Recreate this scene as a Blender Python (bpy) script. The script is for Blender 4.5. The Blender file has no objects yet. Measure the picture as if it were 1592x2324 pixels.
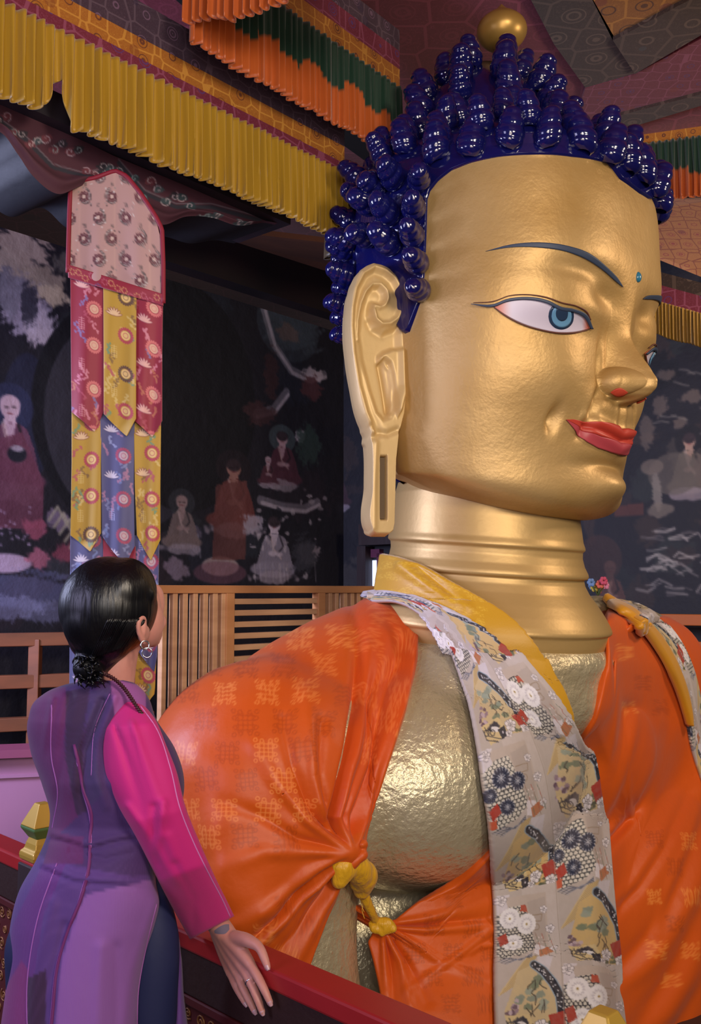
import bpy, bmesh, math, random
import numpy as np
from mathutils import Vector, Matrix
from mathutils.bvhtree import BVHTree
from mathutils import noise as mnoise
random.seed(7); np.random.seed(7)
C = bpy.context.scene.collection
PI = math.pi
# ---------------------------------------------------------------- camera, world, lights, exposure
FPX = 2150.0; CX = 796.0; CY = 1162.0; CAMZ = 1.55
PITCH = math.atan(178/2150)
CAM = Vector((0, 0, CAMZ))
cam_data = bpy.data.cameras.new('camera'); cam = bpy.data.objects.new('camera', cam_data); C.objects.link(cam)
cam.location = CAM; cam.rotation_euler = (PI/2 + PITCH, 0, 0)
cam_data.sensor_fit = 'VERTICAL'; cam_data.sensor_height = 36; cam_data.lens = 36*FPX/2324
cam_data.clip_start = 0.05
bpy.context.scene.camera = cam
vs = bpy.context.scene.view_settings
bpy.context.scene.display_settings.display_device = 'sRGB'
vs.view_transform = 'Standard'; vs.look = 'None'; vs.gamma = 1; vs.use_curve_mapping = False
vs.exposure = -0.08
world = bpy.data.worlds.new('world'); bpy.context.scene.world = world; world.use_nodes = True
bg = world.node_tree.nodes['Background']; bg.inputs[0].default_value = (0.80, 0.74, 0.80, 1); bg.inputs[1].default_value = 0.09
def area(name, loc, target, size, power, col, sy=None):
    l = bpy.data.lights.new(name, 'AREA'); l.energy = power; l.color = col; l.size = size
    if sy: l.shape = 'RECTANGLE'; l.size_y = sy
    o = bpy.data.objects.new(name, l); C.objects.link(o); o.location = loc
    o.rotation_euler = (Vector(target)-Vector(loc)).to_track_quat('-Z', 'Y').to_euler(); return o
area('hall_lamp_light', (1.9, -0.9, 2.75), (0.75, 3.4, 2.1), 0.7, 92, (1.0, 0.84, 0.66))
area('window_light', (-2.4, 0.6, 2.1), (-0.3, 2.3, 1.2), 0.9, 34, (0.66, 0.62, 1.0), 1.3)
area('rear_area_light', (0.1, -1.6, 2.3), (0.3, 3.2, 1.3), 0.8, 56, (0.95, 0.88, 0.86), 1.2)  # area light behind the camera, aimed at the chest
area('left_mural_fill_light', (-2.9, 2.9, 2.3), (-1.2, 5.8, 1.5), 0.7, 150, (0.62, 0.66, 1.0), 1.1)  # added cool fill that brightens the left mural
area('right_mural_fill_light', (2.9, 2.9, 3.0), (1.9, 5.6, 2.0), 0.5, 40, (1.0, 0.78, 0.58))  # added fill that brightens the right mural, no real lamp
area('ceiling_fill_light', (0.3, 0.9, 2.2), (0.2, 3.4, 3.9), 0.8, 16, (1.0, 0.82, 0.68))  # added bounce fill for the dark canopy and ceiling
# ---------------------------------------------------------------- helpers
fw = Vector((0, math.cos(PITCH), math.sin(PITCH))); upv = Vector((0, -math.sin(PITCH), math.cos(PITCH))); rt = Vector((1, 0, 0))
def ray(px, py): return (fw + rt*((px-CX)/FPX) - upv*((py-CY)/FPX))
def at(px, py, Y):
    d = ray(px, py); return CAM + d*(Y/d.y)
def proj(p):
    d = Vector(p)-CAM; w = d.dot(fw); return (CX+FPX*d.dot(rt)/w, CY-FPX*d.dot(upv)/w)
def projn(P):
    d = P-np.array(CAM); w = d@np.array(fw); return CX+FPX*(d@np.array(rt))/w, CY-FPX*(d@np.array(upv))/w
def lin(c):
    c = np.asarray(c, float); return np.where(c <= 0.04045, c/12.92, ((c+0.055)/1.055)**2.4)
def rgb(c):
    if isinstance(c, str): c = [int(c[i:i+2], 16)/255 for i in (0, 2, 4)]
    return tuple(float(x) for x in lin(c)) + (1.0,)
def interp(pts, t):
    xs = [p[0] for p in pts]; ys = [p[1] for p in pts]; return np.interp(t, xs, ys)
def smooth_interp(pts, t):
    """monotone-ish cubic through points (catmull rom on a non uniform grid)"""
    xs = np.array([p[0] for p in pts], float); ys = np.array([p[1] for p in pts], float)
    m = np.gradient(ys, xs); t = np.clip(np.asarray(t, float), xs[0], xs[-1])
    i = np.clip(np.searchsorted(xs, t)-1, 0, len(xs)-2); h = xs[i+1]-xs[i]; u = (t-xs[i])/h
    return ((2*u**3-3*u**2+1)*ys[i]+(u**3-2*u**2+u)*h*m[i]+(-2*u**3+3*u**2)*ys[i+1]+(u**3-u**2)*h*m[i+1])
def resample(poly, n, smooth=True):
    P = np.array(poly, float); d = np.r_[0, np.cumsum(np.linalg.norm(np.diff(P, axis=0), axis=1))]
    t = np.linspace(0, d[-1], n)
    if smooth and len(P) > 2:
        return np.stack([smooth_interp(list(zip(d, P[:, k])), t) for k in range(P.shape[1])], 1)
    return np.stack([np.interp(t, d, P[:, k]) for k in range(P.shape[1])], 1)
def sstep(a, b, x):
    t = np.clip((x-a)/(b-a), 0, 1); return t*t*(3-2*t)
def dpoly(X, Y, poly):
    """distance of points to a polyline, all in pixels; also gives the parameter 0..1 along it"""
    P = np.array(poly, float); best = np.full(np.shape(X), 1e9); par = np.zeros(np.shape(X)); n = len(P)-1
    for k in range(n):
        a, b = P[k], P[k+1]; ab = b-a; L = ab@ab
        t = np.clip(((X-a[0])*ab[0]+(Y-a[1])*ab[1])/L, 0, 1)
        d = np.hypot(X-a[0]-t*ab[0], Y-a[1]-t*ab[1]); m = d < best
        best = np.where(m, d, best); par = np.where(m, (k+t)/n, par)
    return best, par
def inpoly(X, Y, poly):
    r = np.zeros(np.shape(X), bool); n = len(poly); j = n-1
    for i in range(n):
        xi, yi = poly[i]; xj, yj = poly[j]
        if yi != yj:
            r ^= ((yi > Y) != (yj > Y)) & (X < (xj-xi)*(Y-yi)/(yj-yi)+xi)
        j = i
    return r
class Canvas:
    def __init__(s, w, h, col):
        s.w, s.h = w, h; s.a = np.zeros((h, w, 3)); s.a[:] = s.c(col)
        s.X, s.Y = np.meshgrid(np.arange(w)+.5, np.arange(h)+.5)
    def c(s, col):
        if isinstance(col, str): col = [int(col[i:i+2], 16)/255 for i in (0, 2, 4)]
        return np.array(col, float)
    def box(s, x0, y0, x1, y1):
        return (slice(max(0, int(y0)-1), max(0, min(s.h, int(y1)+2))), slice(max(0, int(x0)-1), max(0, min(s.w, int(x1)+2))))
    def mix(s, b, m, col, al=1):
        if s.a[b].size == 0: return
        m = (m*al)[..., None]; s.a[b] = s.a[b]*(1-m)+s.c(col)*m
    def ell(s, cx, cy, rx, ry, col, rot=0, al=1):
        R = max(rx, ry); b = s.box(cx-R, cy-R, cx+R, cy+R); X = s.X[b]-cx; Y = s.Y[b]-cy
        c_, s_ = math.cos(rot), math.sin(rot); u = (X*c_+Y*s_)/rx; v = (-X*s_+Y*c_)/ry
        s.mix(b, np.clip((1-np.hypot(u, v))*min(rx, ry)+.5, 0, 1), col, al)
    def ring(s, cx, cy, r, w, col, al=1, k=1):
        b = s.box(cx-r*k-w-1, cy-r-w-1, cx+r*k+w+1, cy+r+w+1)
        d = abs(np.hypot((s.X[b]-cx)/k, s.Y[b]-cy)-r); s.mix(b, np.clip(w/2-d+.5, 0, 1), col, al)
    def poly(s, pts, col, al=1):
        xs = [p[0] for p in pts]; ys = [p[1] for p in pts]; b = s.box(min(xs), min(ys), max(xs), max(ys))
        s.mix(b, inpoly(s.X[b], s.Y[b], pts).astype(float), col, al)
    def line(s, pts, w, col, al=1):
        xs = [p[0] for p in pts]; ys = [p[1] for p in pts]; b = s.box(min(xs)-w, min(ys)-w, max(xs)+w, max(ys)+w)
        if s.a[b].size == 0: return
        d, _ = dpoly(s.X[b], s.Y[b], pts); s.mix(b, np.clip(w/2-d+.5, 0, 1), col, al)
    def flower(s, cx, cy, r, n, col, mid=None, rot=0, thin=.32, al=1, hollow=.55):
        for k in range(n):
            a = rot+2*PI*k/n; q = r*(1+hollow)/2
            s.ell(cx+math.cos(a)*q, cy+math.sin(a)*q, r*(1-hollow)/2, r*thin*.5, col, a, al)
        if mid: s.ell(cx, cy, r*hollow*.8, r*hollow*.8, mid)
    def blot(s, cx, cy, rx, ry, col, seed=0, al=1, freq=.05, soft=.25):
        R = max(rx, ry)*1.5; b = s.box(cx-R, cy-R, cx+R, cy+R); X = s.X[b]-cx; Y = s.Y[b]-cy
        if s.a[b].size == 0: return
        rs = np.random.RandomState(seed); n = np.zeros(X.shape)
        for k in range(7):
            a = rs.rand()*6.28; f = freq*(1+k*.9); n += np.sin((X*math.cos(a)+Y*math.sin(a))*f*2+rs.rand()*6.28)/(1+k*.5)
        d = np.hypot(X/rx, Y/ry)+n*.13
        s.mix(b, np.clip((1-d)/soft, 0, 1), col, al)
    def sample(s, U, V):
        x = np.clip(np.asarray(U)*s.w-.5, 0, s.w-1.001); y = np.clip(np.asarray(V)*s.h-.5, 0, s.h-1.001)
        i = x.astype(int); j = y.astype(int); fx = (x-i)[..., None]; fy = (y-j)[..., None]; a = s.a
        return (a[j, i]*(1-fx)+a[j, i+1]*fx)*(1-fy)+(a[j+1, i]*(1-fx)+a[j+1, i+1]*fx)*fy
# ---- materials
MATS = {}
def mat(name, col=None, rough=.6, metal=0., bump=None, var=None, attr=False, sheen=0, emit=None, coat=0, spec=.5, trans=0, col2=None, alpha=None):
    m = bpy.data.materials.new(name); m.use_nodes = True; nt = m.node_tree; b = nt.nodes['Principled BSDF']
    b.inputs['Roughness'].default_value = rough; b.inputs['Metallic'].default_value = metal
    b.inputs['Specular IOR Level'].default_value = spec
    b.inputs['Sheen Weight'].default_value = sheen; b.inputs['Coat Weight'].default_value = coat
    tc = nt.nodes.new('ShaderNodeTexCoord'); L = nt.links.new; src = None
    if attr:
        at_ = nt.nodes.new('ShaderNodeAttribute'); at_.attribute_name = 'Col'; src = at_.outputs['Color']
    elif col is not None: b.inputs['Base Color'].default_value = rgb(col)
    if var:                                   # (scale, colour, strength[, stretch])
        n = nt.nodes.new('ShaderNodeTexNoise'); n.inputs['Scale'].default_value = var[0]; n.inputs['Detail'].default_value = 6
        if len(var) > 3:
            mp = nt.nodes.new('ShaderNodeMapping'); mp.inputs['Scale'].default_value = var[3]; L(tc.outputs['Object'], mp.inputs[0]); L(mp.outputs[0], n.inputs['Vector'])
        else: L(tc.outputs['Object'], n.inputs['Vector'])
        rp = nt.nodes.new('ShaderNodeMapRange'); rp.inputs[1].default_value = .35; rp.inputs[2].default_value = .7; rp.inputs[4].default_value = var[2]
        L(n.outputs[0], rp.inputs[0]); mx = nt.nodes.new('ShaderNodeMix'); mx.data_type = 'RGBA'; L(rp.outputs[0], mx.inputs[0])
        if src: L(src, mx.inputs[6])
        else: mx.inputs[6].default_value = rgb(col)
        mx.inputs[7].default_value = rgb(var[1]); src = mx.outputs[2]
    if src: L(src, b.inputs['Base Color'])
    if bump:                                  # list of (scale, strength, distance[, stretch])
        prev = None
        for bb in (bump if isinstance(bump, list) else [bump]):
            n = nt.nodes.new('ShaderNodeTexNoise'); n.inputs['Scale'].default_value = bb[0]; n.inputs['Detail'].default_value = 4
            if len(bb) > 3:
                mp = nt.nodes.new('ShaderNodeMapping'); mp.inputs['Scale'].default_value = bb[3]; L(tc.outputs['Object'], mp.inputs[0]); L(mp.outputs[0], n.inputs['Vector'])
            else: L(tc.outputs['Object'], n.inputs['Vector'])
            bu = nt.nodes.new('ShaderNodeBump'); bu.inputs['Strength'].default_value = bb[1]; bu.inputs['Distance'].default_value = bb[2]
            L(n.outputs[0], bu.inputs['Height'])
            if prev: L(prev, bu.inputs['Normal'])
            prev = bu.outputs[0]
        L(prev, b.inputs['Normal'])
    if emit: b.inputs['Emission Color'].default_value = rgb(emit[0]); b.inputs['Emission Strength'].default_value = emit[1]
    MATS[name] = m; return m
def brocade(name, base, line, med, scale=6, rough=.55, extra=None, coord='Object'):
    """woven brocade: honeycomb outlines, ringed medallions and fine scrolls"""
    m = bpy.data.materials.new(name); m.use_nodes = True; nt = m.node_tree; b = nt.nodes['Principled BSDF']; L = nt.links.new
    b.inputs['Roughness'].default_value = rough; b.inputs['Sheen Weight'].default_value = .2
    tc = nt.nodes.new('ShaderNodeTexCoord')
    def vor(sc, feat, rnd=.35):
        v = nt.nodes.new('ShaderNodeTexVoronoi'); v.feature = feat; v.inputs['Scale'].default_value = sc; v.inputs['Randomness'].default_value = rnd
        L(tc.outputs[coord], v.inputs['Vector']); return v
    def math_(op, a, bv=None):
        n = nt.nodes.new('ShaderNodeMath'); n.operation = op; L(a, n.inputs[0])
        if bv is not None: n.inputs[1].default_value = bv
        return n.outputs[0]
    def mix(f, a, c2):
        n = nt.nodes.new('ShaderNodeMix'); n.data_type = 'RGBA'; L(f, n.inputs[0])
        if isinstance(a, str): n.inputs[6].default_value = rgb(a)
        else: L(a, n.inputs[6])
        n.inputs[7].default_value = rgb(c2); return n.outputs[2]
    # fine scroll work
    n = nt.nodes.new('ShaderNodeTexNoise'); n.inputs['Scale'].default_value = scale*5; n.inputs['Detail'].default_value = 2; n.inputs['Distortion'].default_value = 2.5
    L(tc.outputs[coord], n.inputs['Vector'])
    w = math_('LESS_THAN', math_('ABSOLUTE', math_('SUBTRACT', n.outputs[0], .5)), .018)
    f = math_('MULTIPLY', w, .6)
    c = mix(f, base, line)
    e = vor(scale, 'DISTANCE_TO_EDGE'); f = math_('MULTIPLY', math_('LESS_THAN', e.outputs[0], .035), .8); c = mix(f, c, line)
    v = vor(scale, 'F1'); s = math_('MULTIPLY', math_('MULTIPLY', math_('GREATER_THAN', math_('SINE', math_('MULTIPLY', v.outputs[0], 48.)), .25), .9), 1.0)
    inside = math_('LESS_THAN', v.outputs[0], .3)
    mm = nt.nodes.new('ShaderNodeMath'); mm.operation = 'MULTIPLY'; L(s, mm.inputs[0]); L(inside, mm.inputs[1])
    c = mix(mm.outputs[0], c, med)
    if extra:
        v2 = vor(scale*.5, 'F1', .8); c = mix(math_('MULTIPLY', math_('LESS_THAN', v2.outputs[0], .14), .55), c, extra)
    L(c, b.inputs['Base Color']); MATS[name] = m; return m
# ---- objects
def mesh_obj(name, verts, faces, material, parent=None, colors=None, smooth=True, solid=0, mats=None, fmat=None, bevel=0):
    me = bpy.data.meshes.new(name)
    V = np.asarray(verts, float); me.from_pydata(V.tolist(), [], [tuple(int(i) for i in f) for f in faces])
    if colors is not None:
        ca = me.color_attributes.new('Col', 'FLOAT_COLOR', 'POINT'); c4 = np.ones((len(V), 4)); c4[:, :3] = lin(np.clip(np.asarray(colors).reshape(-1, 3), 0, 1))
        ca.data.foreach_set('color', c4.ravel())
    if mats:
        for q in mats: me.materials.append(q)
        me.polygons.foreach_set('material_index', list(fmat))
    else: me.materials.append(material)
    me.polygons.foreach_set('use_smooth', [smooth]*len(me.polygons)); me.update()
    o = bpy.data.objects.new(name, me); C.objects.link(o)
    if parent is not None: o.parent = parent
    if solid:
        md = o.modifiers.new('thickness', 'SOLIDIFY'); md.thickness = solid; md.offset = -1 if solid > 0 else 0
    if bevel:
        md = o.modifiers.new('bevel', 'BEVEL'); md.width = bevel; md.segments = 2; md.limit_method = 'ANGLE'
    return o
def grid_faces(n, m, wrap=False, flip=False):
    i, j = np.meshgrid(np.arange(n-1), np.arange(m if wrap else m-1), indexing='ij'); j2 = (j+1) % m
    q = np.stack([i*m+j, i*m+j2, (i+1)*m+j2, (i+1)*m+j], -1).reshape(-1, 4)
    return q[:, ::-1] if flip else q
def grid_obj(name, P, material, parent=None, colors=None, wrap=False, flip=False, **k):
    n, m = P.shape[:2]; return mesh_obj(name, P.reshape(-1, 3), grid_faces(n, m, wrap, flip), material, parent, colors, **k)
def bm_obj(name, bm, material, parent=None, smooth=False, bevel=0):
    me = bpy.data.meshes.new(name); bmesh.ops.recalc_face_normals(bm, faces=bm.faces); bm.to_mesh(me); bm.free(); me.materials.append(material)
    me.polygons.foreach_set('use_smooth', [smooth]*len(me.polygons))
    o = bpy.data.objects.new(name, me); C.objects.link(o)
    if parent is not None: o.parent = parent
    if bevel:
        md = o.modifiers.new('bevel', 'BEVEL'); md.width = bevel; md.segments = 2; md.limit_method = 'ANGLE'
    return o
def add_box(bm, c, half, ax=None):
    """box with centre c, half sizes and three axes"""
    ax = ax or (Vector((1, 0, 0)), Vector((0, 1, 0)), Vector((0, 0, 1))); c = Vector(c); vs_ = []
    for sx in (-1, 1):
        for sy in (-1, 1):
            for sz in (-1, 1): vs_.append(bm.verts.new(c+ax[0]*half[0]*sx+ax[1]*half[1]*sy+ax[2]*half[2]*sz))
    for f in ((0, 1, 3, 2), (4, 6, 7, 5), (0, 4, 5, 1), (2, 3, 7, 6), (0, 2, 6, 4), (1, 5, 7, 3)): bm.faces.new([vs_[i] for i in f])
def beam(bm, a, b, w, h, up=Vector((0, 0, 1))):
    a = Vector(a); b = Vector(b); d = (b-a); L = d.length; d.normalize(); s = d.cross(up).normalized(); u = s.cross(d)
    add_box(bm, (a+b)/2, (L/2, w/2, h/2), (d, s, u))
def tube(path, rad, seg=10, caps=True):
    P = [Vector(p) for p in path]; n = len(P); V = []; F = []
    rr = rad if hasattr(rad, '__len__') else [rad]*n; prev = None
    for i, p in enumerate(P):
        t = (P[min(i+1, n-1)]-P[max(i-1, 0)]).normalized()
        if prev is None: u = t.orthogonal().normalized()
        else: u = (prev-t*prev.dot(t)).normalized()
        prev = u; w = t.cross(u)
        for k in range(seg):
            a = 2*PI*k/seg; V.append(p+(u*math.cos(a)+w*math.sin(a))*rr[i])
    for i in range(n-1):
        for k in range(seg): F.append((i*seg+k, i*seg+(k+1) % seg, (i+1)*seg+(k+1) % seg, (i+1)*seg+k))
    if caps: F.append(tuple(range(seg))[::-1]); F.append(tuple((n-1)*seg+k for k in range(seg)))
    return V, F
def tube_obj(name, path, rad, material, parent=None, seg=10, **k):
    V, F = tube(path, rad, seg); return mesh_obj(name, V, F, material, parent, **k)
def lathe(prof, n=24, centre=(0, 0, 0)):
    P = np.array([[(r*math.cos(2*PI*k/n)+centre[0], r*math.sin(2*PI*k/n)+centre[1], z+centre[2]) for k in range(n)] for r, z in prof]); return P
def empty(name, loc, label, cat, group=None):
    o = bpy.data.objects.new(name, None); C.objects.link(o); o.location = loc; o.empty_display_size = .1
    o['label'] = label; o['category'] = cat
    if group: o['group'] = group
    return o
def tag(o, label, cat, group=None):
    o['label'] = label; o['category'] = cat
    if group: o['group'] = group
    return o
def struct(o): o['kind'] = 'structure'; return o
def reparent_all():
    """give children of empties a parent inverse so that the world placement written in their vertices stays"""
    for o in bpy.data.objects:
        if o.parent is not None and 'localised' not in o:
            o.matrix_parent_inverse = world_of(o.parent).inverted()
        if 'localised' in o: del o['localised']
def world_of(o):
    m = o.matrix_basis.copy()
    if o.parent is not None:
        m = world_of(o.parent) @ (world_of(o.parent).inverted() if 'localised' not in o else Matrix()) @ m
    return m
def blobs(parts, voxel, smooth=8, factor=.5):
    """one closed surface grown from ellipsoids and tapered capsules: voxel remesh, then smoothing; returns verts, faces"""
    bm = bmesh.new()
    for p in parts:
        if p[0] == 'e':            # centre, radii, axes
            ax = p[3] if len(p) > 3 else (Vector((1, 0, 0)), Vector((0, 1, 0)), Vector((0, 0, 1)))
            r = bmesh.ops.create_icosphere(bm, subdivisions=4, radius=1)
            for v in r['verts']: co = v.co.copy(); v.co = Vector(p[1])+ax[0]*co.x*p[2][0]+ax[1]*co.y*p[2][1]+ax[2]*co.z*p[2][2]
        else:                      # path of points, radii
            P = resample([tuple(q)+(r,) for q, r in zip(p[1], p[2])], max(8, len(p[1])*6))
            V, F = tube([q[:3] for q in P], [q[3] for q in P], 20); bv = [bm.verts.new(v) for v in V]
            for f in F: bm.faces.new([bv[i] for i in f])
            for q in (P[0], P[-1]):
                r = bmesh.ops.create_icosphere(bm, subdivisions=3, radius=q[3])
                for v in r['verts']: v.co = v.co+Vector(q[:3])
    bmesh.ops.recalc_face_normals(bm, faces=bm.faces)
    me = bpy.data.meshes.new('tmp'); bm.to_mesh(me); bm.free(); o = bpy.data.objects.new('tmp', me); C.objects.link(o)
    md = o.modifiers.new('r', 'REMESH'); md.mode = 'VOXEL'; md.voxel_size = voxel
    md = o.modifiers.new('s', 'SMOOTH'); md.iterations = smooth; md.factor = factor
    dg = bpy.context.evaluated_depsgraph_get(); ev = o.evaluated_get(dg); m2 = ev.to_mesh()
    V = np.zeros(len(m2.vertices)*3); m2.vertices.foreach_get('co', V); F = [tuple(q.vertices) for q in m2.polygons]
    ev.to_mesh_clear(); bpy.data.objects.remove(o); bpy.data.meshes.remove(me)
    return V.reshape(-1, 3), F
def bvh(V, F): return BVHTree.FromPolygons([tuple(v) for v in V], [tuple(f) for f in F])
def hit(tree, px, py, off=0.0):
    d = ray(px, py).normalized(); h = tree.ray_cast(CAM, d)
    if h[0] is None: return None, None
    n = h[1]; n = n if n.dot(d) < 0 else -n
    return h[0]+n*off, n
def hit_near(tree, px, py, off=0.0):
    p, n = hit(tree, px, py, off)
    if p is not None: return p, n
    d = ray(px, py).normalized(); t = 3.2
    for _ in range(6):
        q = CAM+d*t; h = tree.find_nearest(q); t = (h[0]-CAM).dot(d)
    n = h[1]; return h[0]+n*off, n
# ================================================================ STATUE
gold = mat('gold_paint', 'bc9c66', rough=.46, metal=.40, var=(3.0, 'a8803c', .55), bump=[(30, .16, .010), (110, .20, .004)])
gold_smooth = mat('gold_smooth', 'bf9f66', rough=.44, metal=.40, bump=[(60, .12, .004)])
gold_ear = mat('gold_ear', 'cfb27c', rough=.5, metal=.25, bump=[(50, .15, .004)])
gilt = mat('hammered_gilt', 'd0c6a6', rough=.32, metal=.5, var=(2.5, '9a8250', .45), bump=[(38, .55, .014), (110, .4, .005)])
blue_hair = mat('blue_enamel', '10124e', rough=.13, coat=.6, bump=[(60, .2, .004)])
ink = mat('ink_blue', '2c3a52', rough=.5); inkb = mat('ink_brown', '5a3026', rough=.5)
eye_white = mat('eye_white', attr=True, rough=.35); iris_m = mat('iris_blue', '5d8cb0', rough=.35)
iris_d = mat('iris_dark', '22344e', rough=.35)
lip_up = mat('lip_upper', 'b23a2c', rough=.45); lip_lo = mat('lip_lower', 'a8404a', rough=.45); nost_m = mat('nostril_red', 'b8402a', rough=.6)
slotm = mat('slot_brown', '5c4a34', rough=.7)
HO = np.array([.559, 3.6, 0.]); HF = np.array([.762, -.648, 0.]); HR = np.array([-.648, -.762, 0.])
def loc2w(s, f, z): return HO+np.multiply.outer(s, HR)+np.multiply.outer(f, HF)+np.multiply.outer(z, np.array([0, 0, 1.]))
def w2loc(p): q = np.array(p)-HO; return q@HR, q@HF, q[2]
statue = empty('buddha_statue', (.55, 3.6, .3), 'colossal gilded seated statue head and shoulders with blue curled hair behind the red rail', 'statue')
A_ = [(1.7, .49), (1.85, .505), (1.95, .518), (2.1, .54), (2.3, .555), (2.5, .565), (2.75, .565), (3.0, .555), (3.2, .5)]
B_ = [(1.7, .44), (1.85, .445), (2.02, .45), (2.13, .472), (2.2, .488), (2.35, .498), (2.43, .505), (2.49, .528), (2.56, .555), (2.65, .579), (2.8, .582), (3.0, .57), (3.2, .5)]
BB = [(1.7, .26), (1.9, .27), (2.1, .36), (2.4, .46), (2.8, .50), (3.2, .45)]
N_ = [(1.8, 2.1), (2.02, 2.1), (2.13, 2.2), (2.3, 2.55), (2.5, 2.9), (2.65, 2.8), (3.0, 2.7)]
def base_r(th, z):
    a = smooth_interp(A_, z); b = smooth_interp(B_, z); bb = smooth_interp(BB, z); n = smooth_interp(N_, z)
    c = np.cos(th); s = np.sin(th); back = c < 0
    nn = np.where(back, 2.1, n); bq = np.where(back, bb, b)
    w = sstep(-.25, .25, c); bq = bb*(1-w)+b*w; nn = 2.1*(1-w)+n*w
    return ((abs(c)/bq)**nn+(abs(s)/a)**nn)**(-1/nn)
G = lambda x, w: np.exp(-(x/w)**2)
def face_disp(s, z):
    """how far the carved features stand forward of the plain head, symmetrical in s"""
    s = abs(s)
    h = np.zeros_like(s)
    # nose: ridge
    ht = smooth_interp([(2.205, 0), (2.212, .06), (2.232, .122), (2.262, .143), (2.30, .128), (2.38, .074), (2.46, .034), (2.55, .016), (2.64, .006), (2.75, 0)], z)
    wd = smooth_interp([(2.2, .078), (2.26, .076), (2.34, .070), (2.46, .072), (2.56, .080), (2.64, .10), (2.75, .12)], z)
    nose = ht*np.clip(1-(s/(wd*1.3))**1.45, 0, 1)**1.05
    # wings
    d = np.sqrt(((s-.078)/.050)**2+((z-2.264)/.050)**2); wing = .072*np.sqrt(np.clip(1-d**2, 0, 1))**.9
    k = 19; nose = np.log(np.exp(k*nose)+np.exp(k*wing)-1+1e-9)/k
    col_ = .080*np.exp(-(s/.030)**2.5)*sstep(2.188, 2.210, z)*sstep(2.30, 2.26, z); h += np.log(np.exp(30*nose)+np.exp(30*col_)-1+1e-9)/30-0
    # eye socket hollow above the lid and between lid and nose
    h -= .028*np.exp(-((s-.16-.0)/.080)**2-((z-2.545-.10*(s-.15))/.042)**2)
    h -= .020*np.exp(-((s-.30)/.13)**2-((z-2.60)/.035)**2)
    # eyeball swelling with a lid edge
    ze = 2.475-.02*((s-.30)/.2)**2
    h += .020*np.exp(-((s-.30)/.15)**4-((z-ze)/.055)**2)
    # brow ridge edge
    # cheek
    h += .022*np.exp(-((s-.30)/.14)**2-((z-2.28)/.12)**2)
    # groove beside the nose and smile fold
    sf = .145+.55*np.clip(2.36-z, 0, .3)*.35
    h -= .020*np.exp(-((s-.135)/.018)**2-((z-2.315)/.075)**2)
    h -= .016*np.exp(-((s-(.135+.32*(2.24-z)))/.020)**2)*sstep(2.25, 2.20, z)*sstep(2.04, 2.10, z)*1.3
    h -= .034*np.exp(-((s-.298)/.020)**2-((z-2.120)/.042)**2)
    # muzzle, philtrum
    mz = np.exp(-(s/.20)**3)*sstep(1.96, 2.03, z)*sstep(2.26, 2.16, z); h += .030*mz
    h -= .007*np.exp(-(s/.016)**2)*sstep(2.09, 2.12, z)*sstep(2.23, 2.2, z)
    h += .003*np.exp(-((s-.034)/.014)**2)*sstep(2.10, 2.13, z)*sstep(2.23, 2.19, z)
    # lips
    zm = 2.070+.30*s**1.25
    fade = np.clip(1-(s/.215)**2.5, 0, 1)**.6
    up = .024*np.exp(-((z-zm-.024)/.021)**2)*fade; lo = .030*np.exp(-((z-zm+.026-.08*s)/.024)**2)*fade*np.clip(1-(s/.2)**2, 0, 1)
    h += up*.8+lo*.7-.012*np.exp(-((z-zm)/.007)**2)*fade
    # chin
    h -= .014*np.exp(-(s/.12)**2-((z-1.985)/.016)**2)
    h += .062*np.exp(-(s/.115)**2.4-((z-1.912)/.062)**2)
    return h
nth, nz = 620, 470
u = np.linspace(-1, 1, nth); th = np.sign(u)*(abs(u)*1.15+ (PI-1.15)*np.clip(abs(u), 0, 1)**3.2)
zz = np.linspace(1.94, 3.02, nz)
TH, ZZ = np.meshgrid(th, zz)
def head_local(TH, ZZ):
    r = base_r(TH, ZZ); s = r*np.sin(TH); f = r*np.cos(TH)
    fr = sstep(.05, .25, f); return s, f+face_disp(s, ZZ)*fr, ZZ
# lower closing rows (jaw and chin)
jw = 1-(1-np.linspace(0, 1, 70))**1.8
zj = 1.94-.178*jw; kj = (1-np.minimum(jw, .9995)**3.4)**(1/2.6)
THj, Zj = np.meshgrid(th, zj); Kj = np.repeat(kj[:, None], nth, 1)
s1, f1, _ = head_local(THj, Zj); s1 = s1*Kj; f1 = f1*Kj
lift = .12*sstep(.46, -.15, f1); z1 = Zj+lift*sstep(1.99, 1.80, Zj)
s0, f0, z0 = head_local(TH, ZZ); z0 = z0+.12*sstep(.46, -.15, f0)*sstep(1.99, 1.80, ZZ)
S = np.vstack([s1[::-1][:-1], s0]); Fq = np.vstack([f1[::-1][:-1], f0]); Z = np.vstack([z1[::-1][:-1], z0])
P = loc2w(S, Fq, Z); nrow = P.shape[0]
# close the crown
head = grid_obj('head', P, gold, statue, flip=False)
HV = P.reshape(-1, 3); HFc = grid_faces(nrow, nth)
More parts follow.
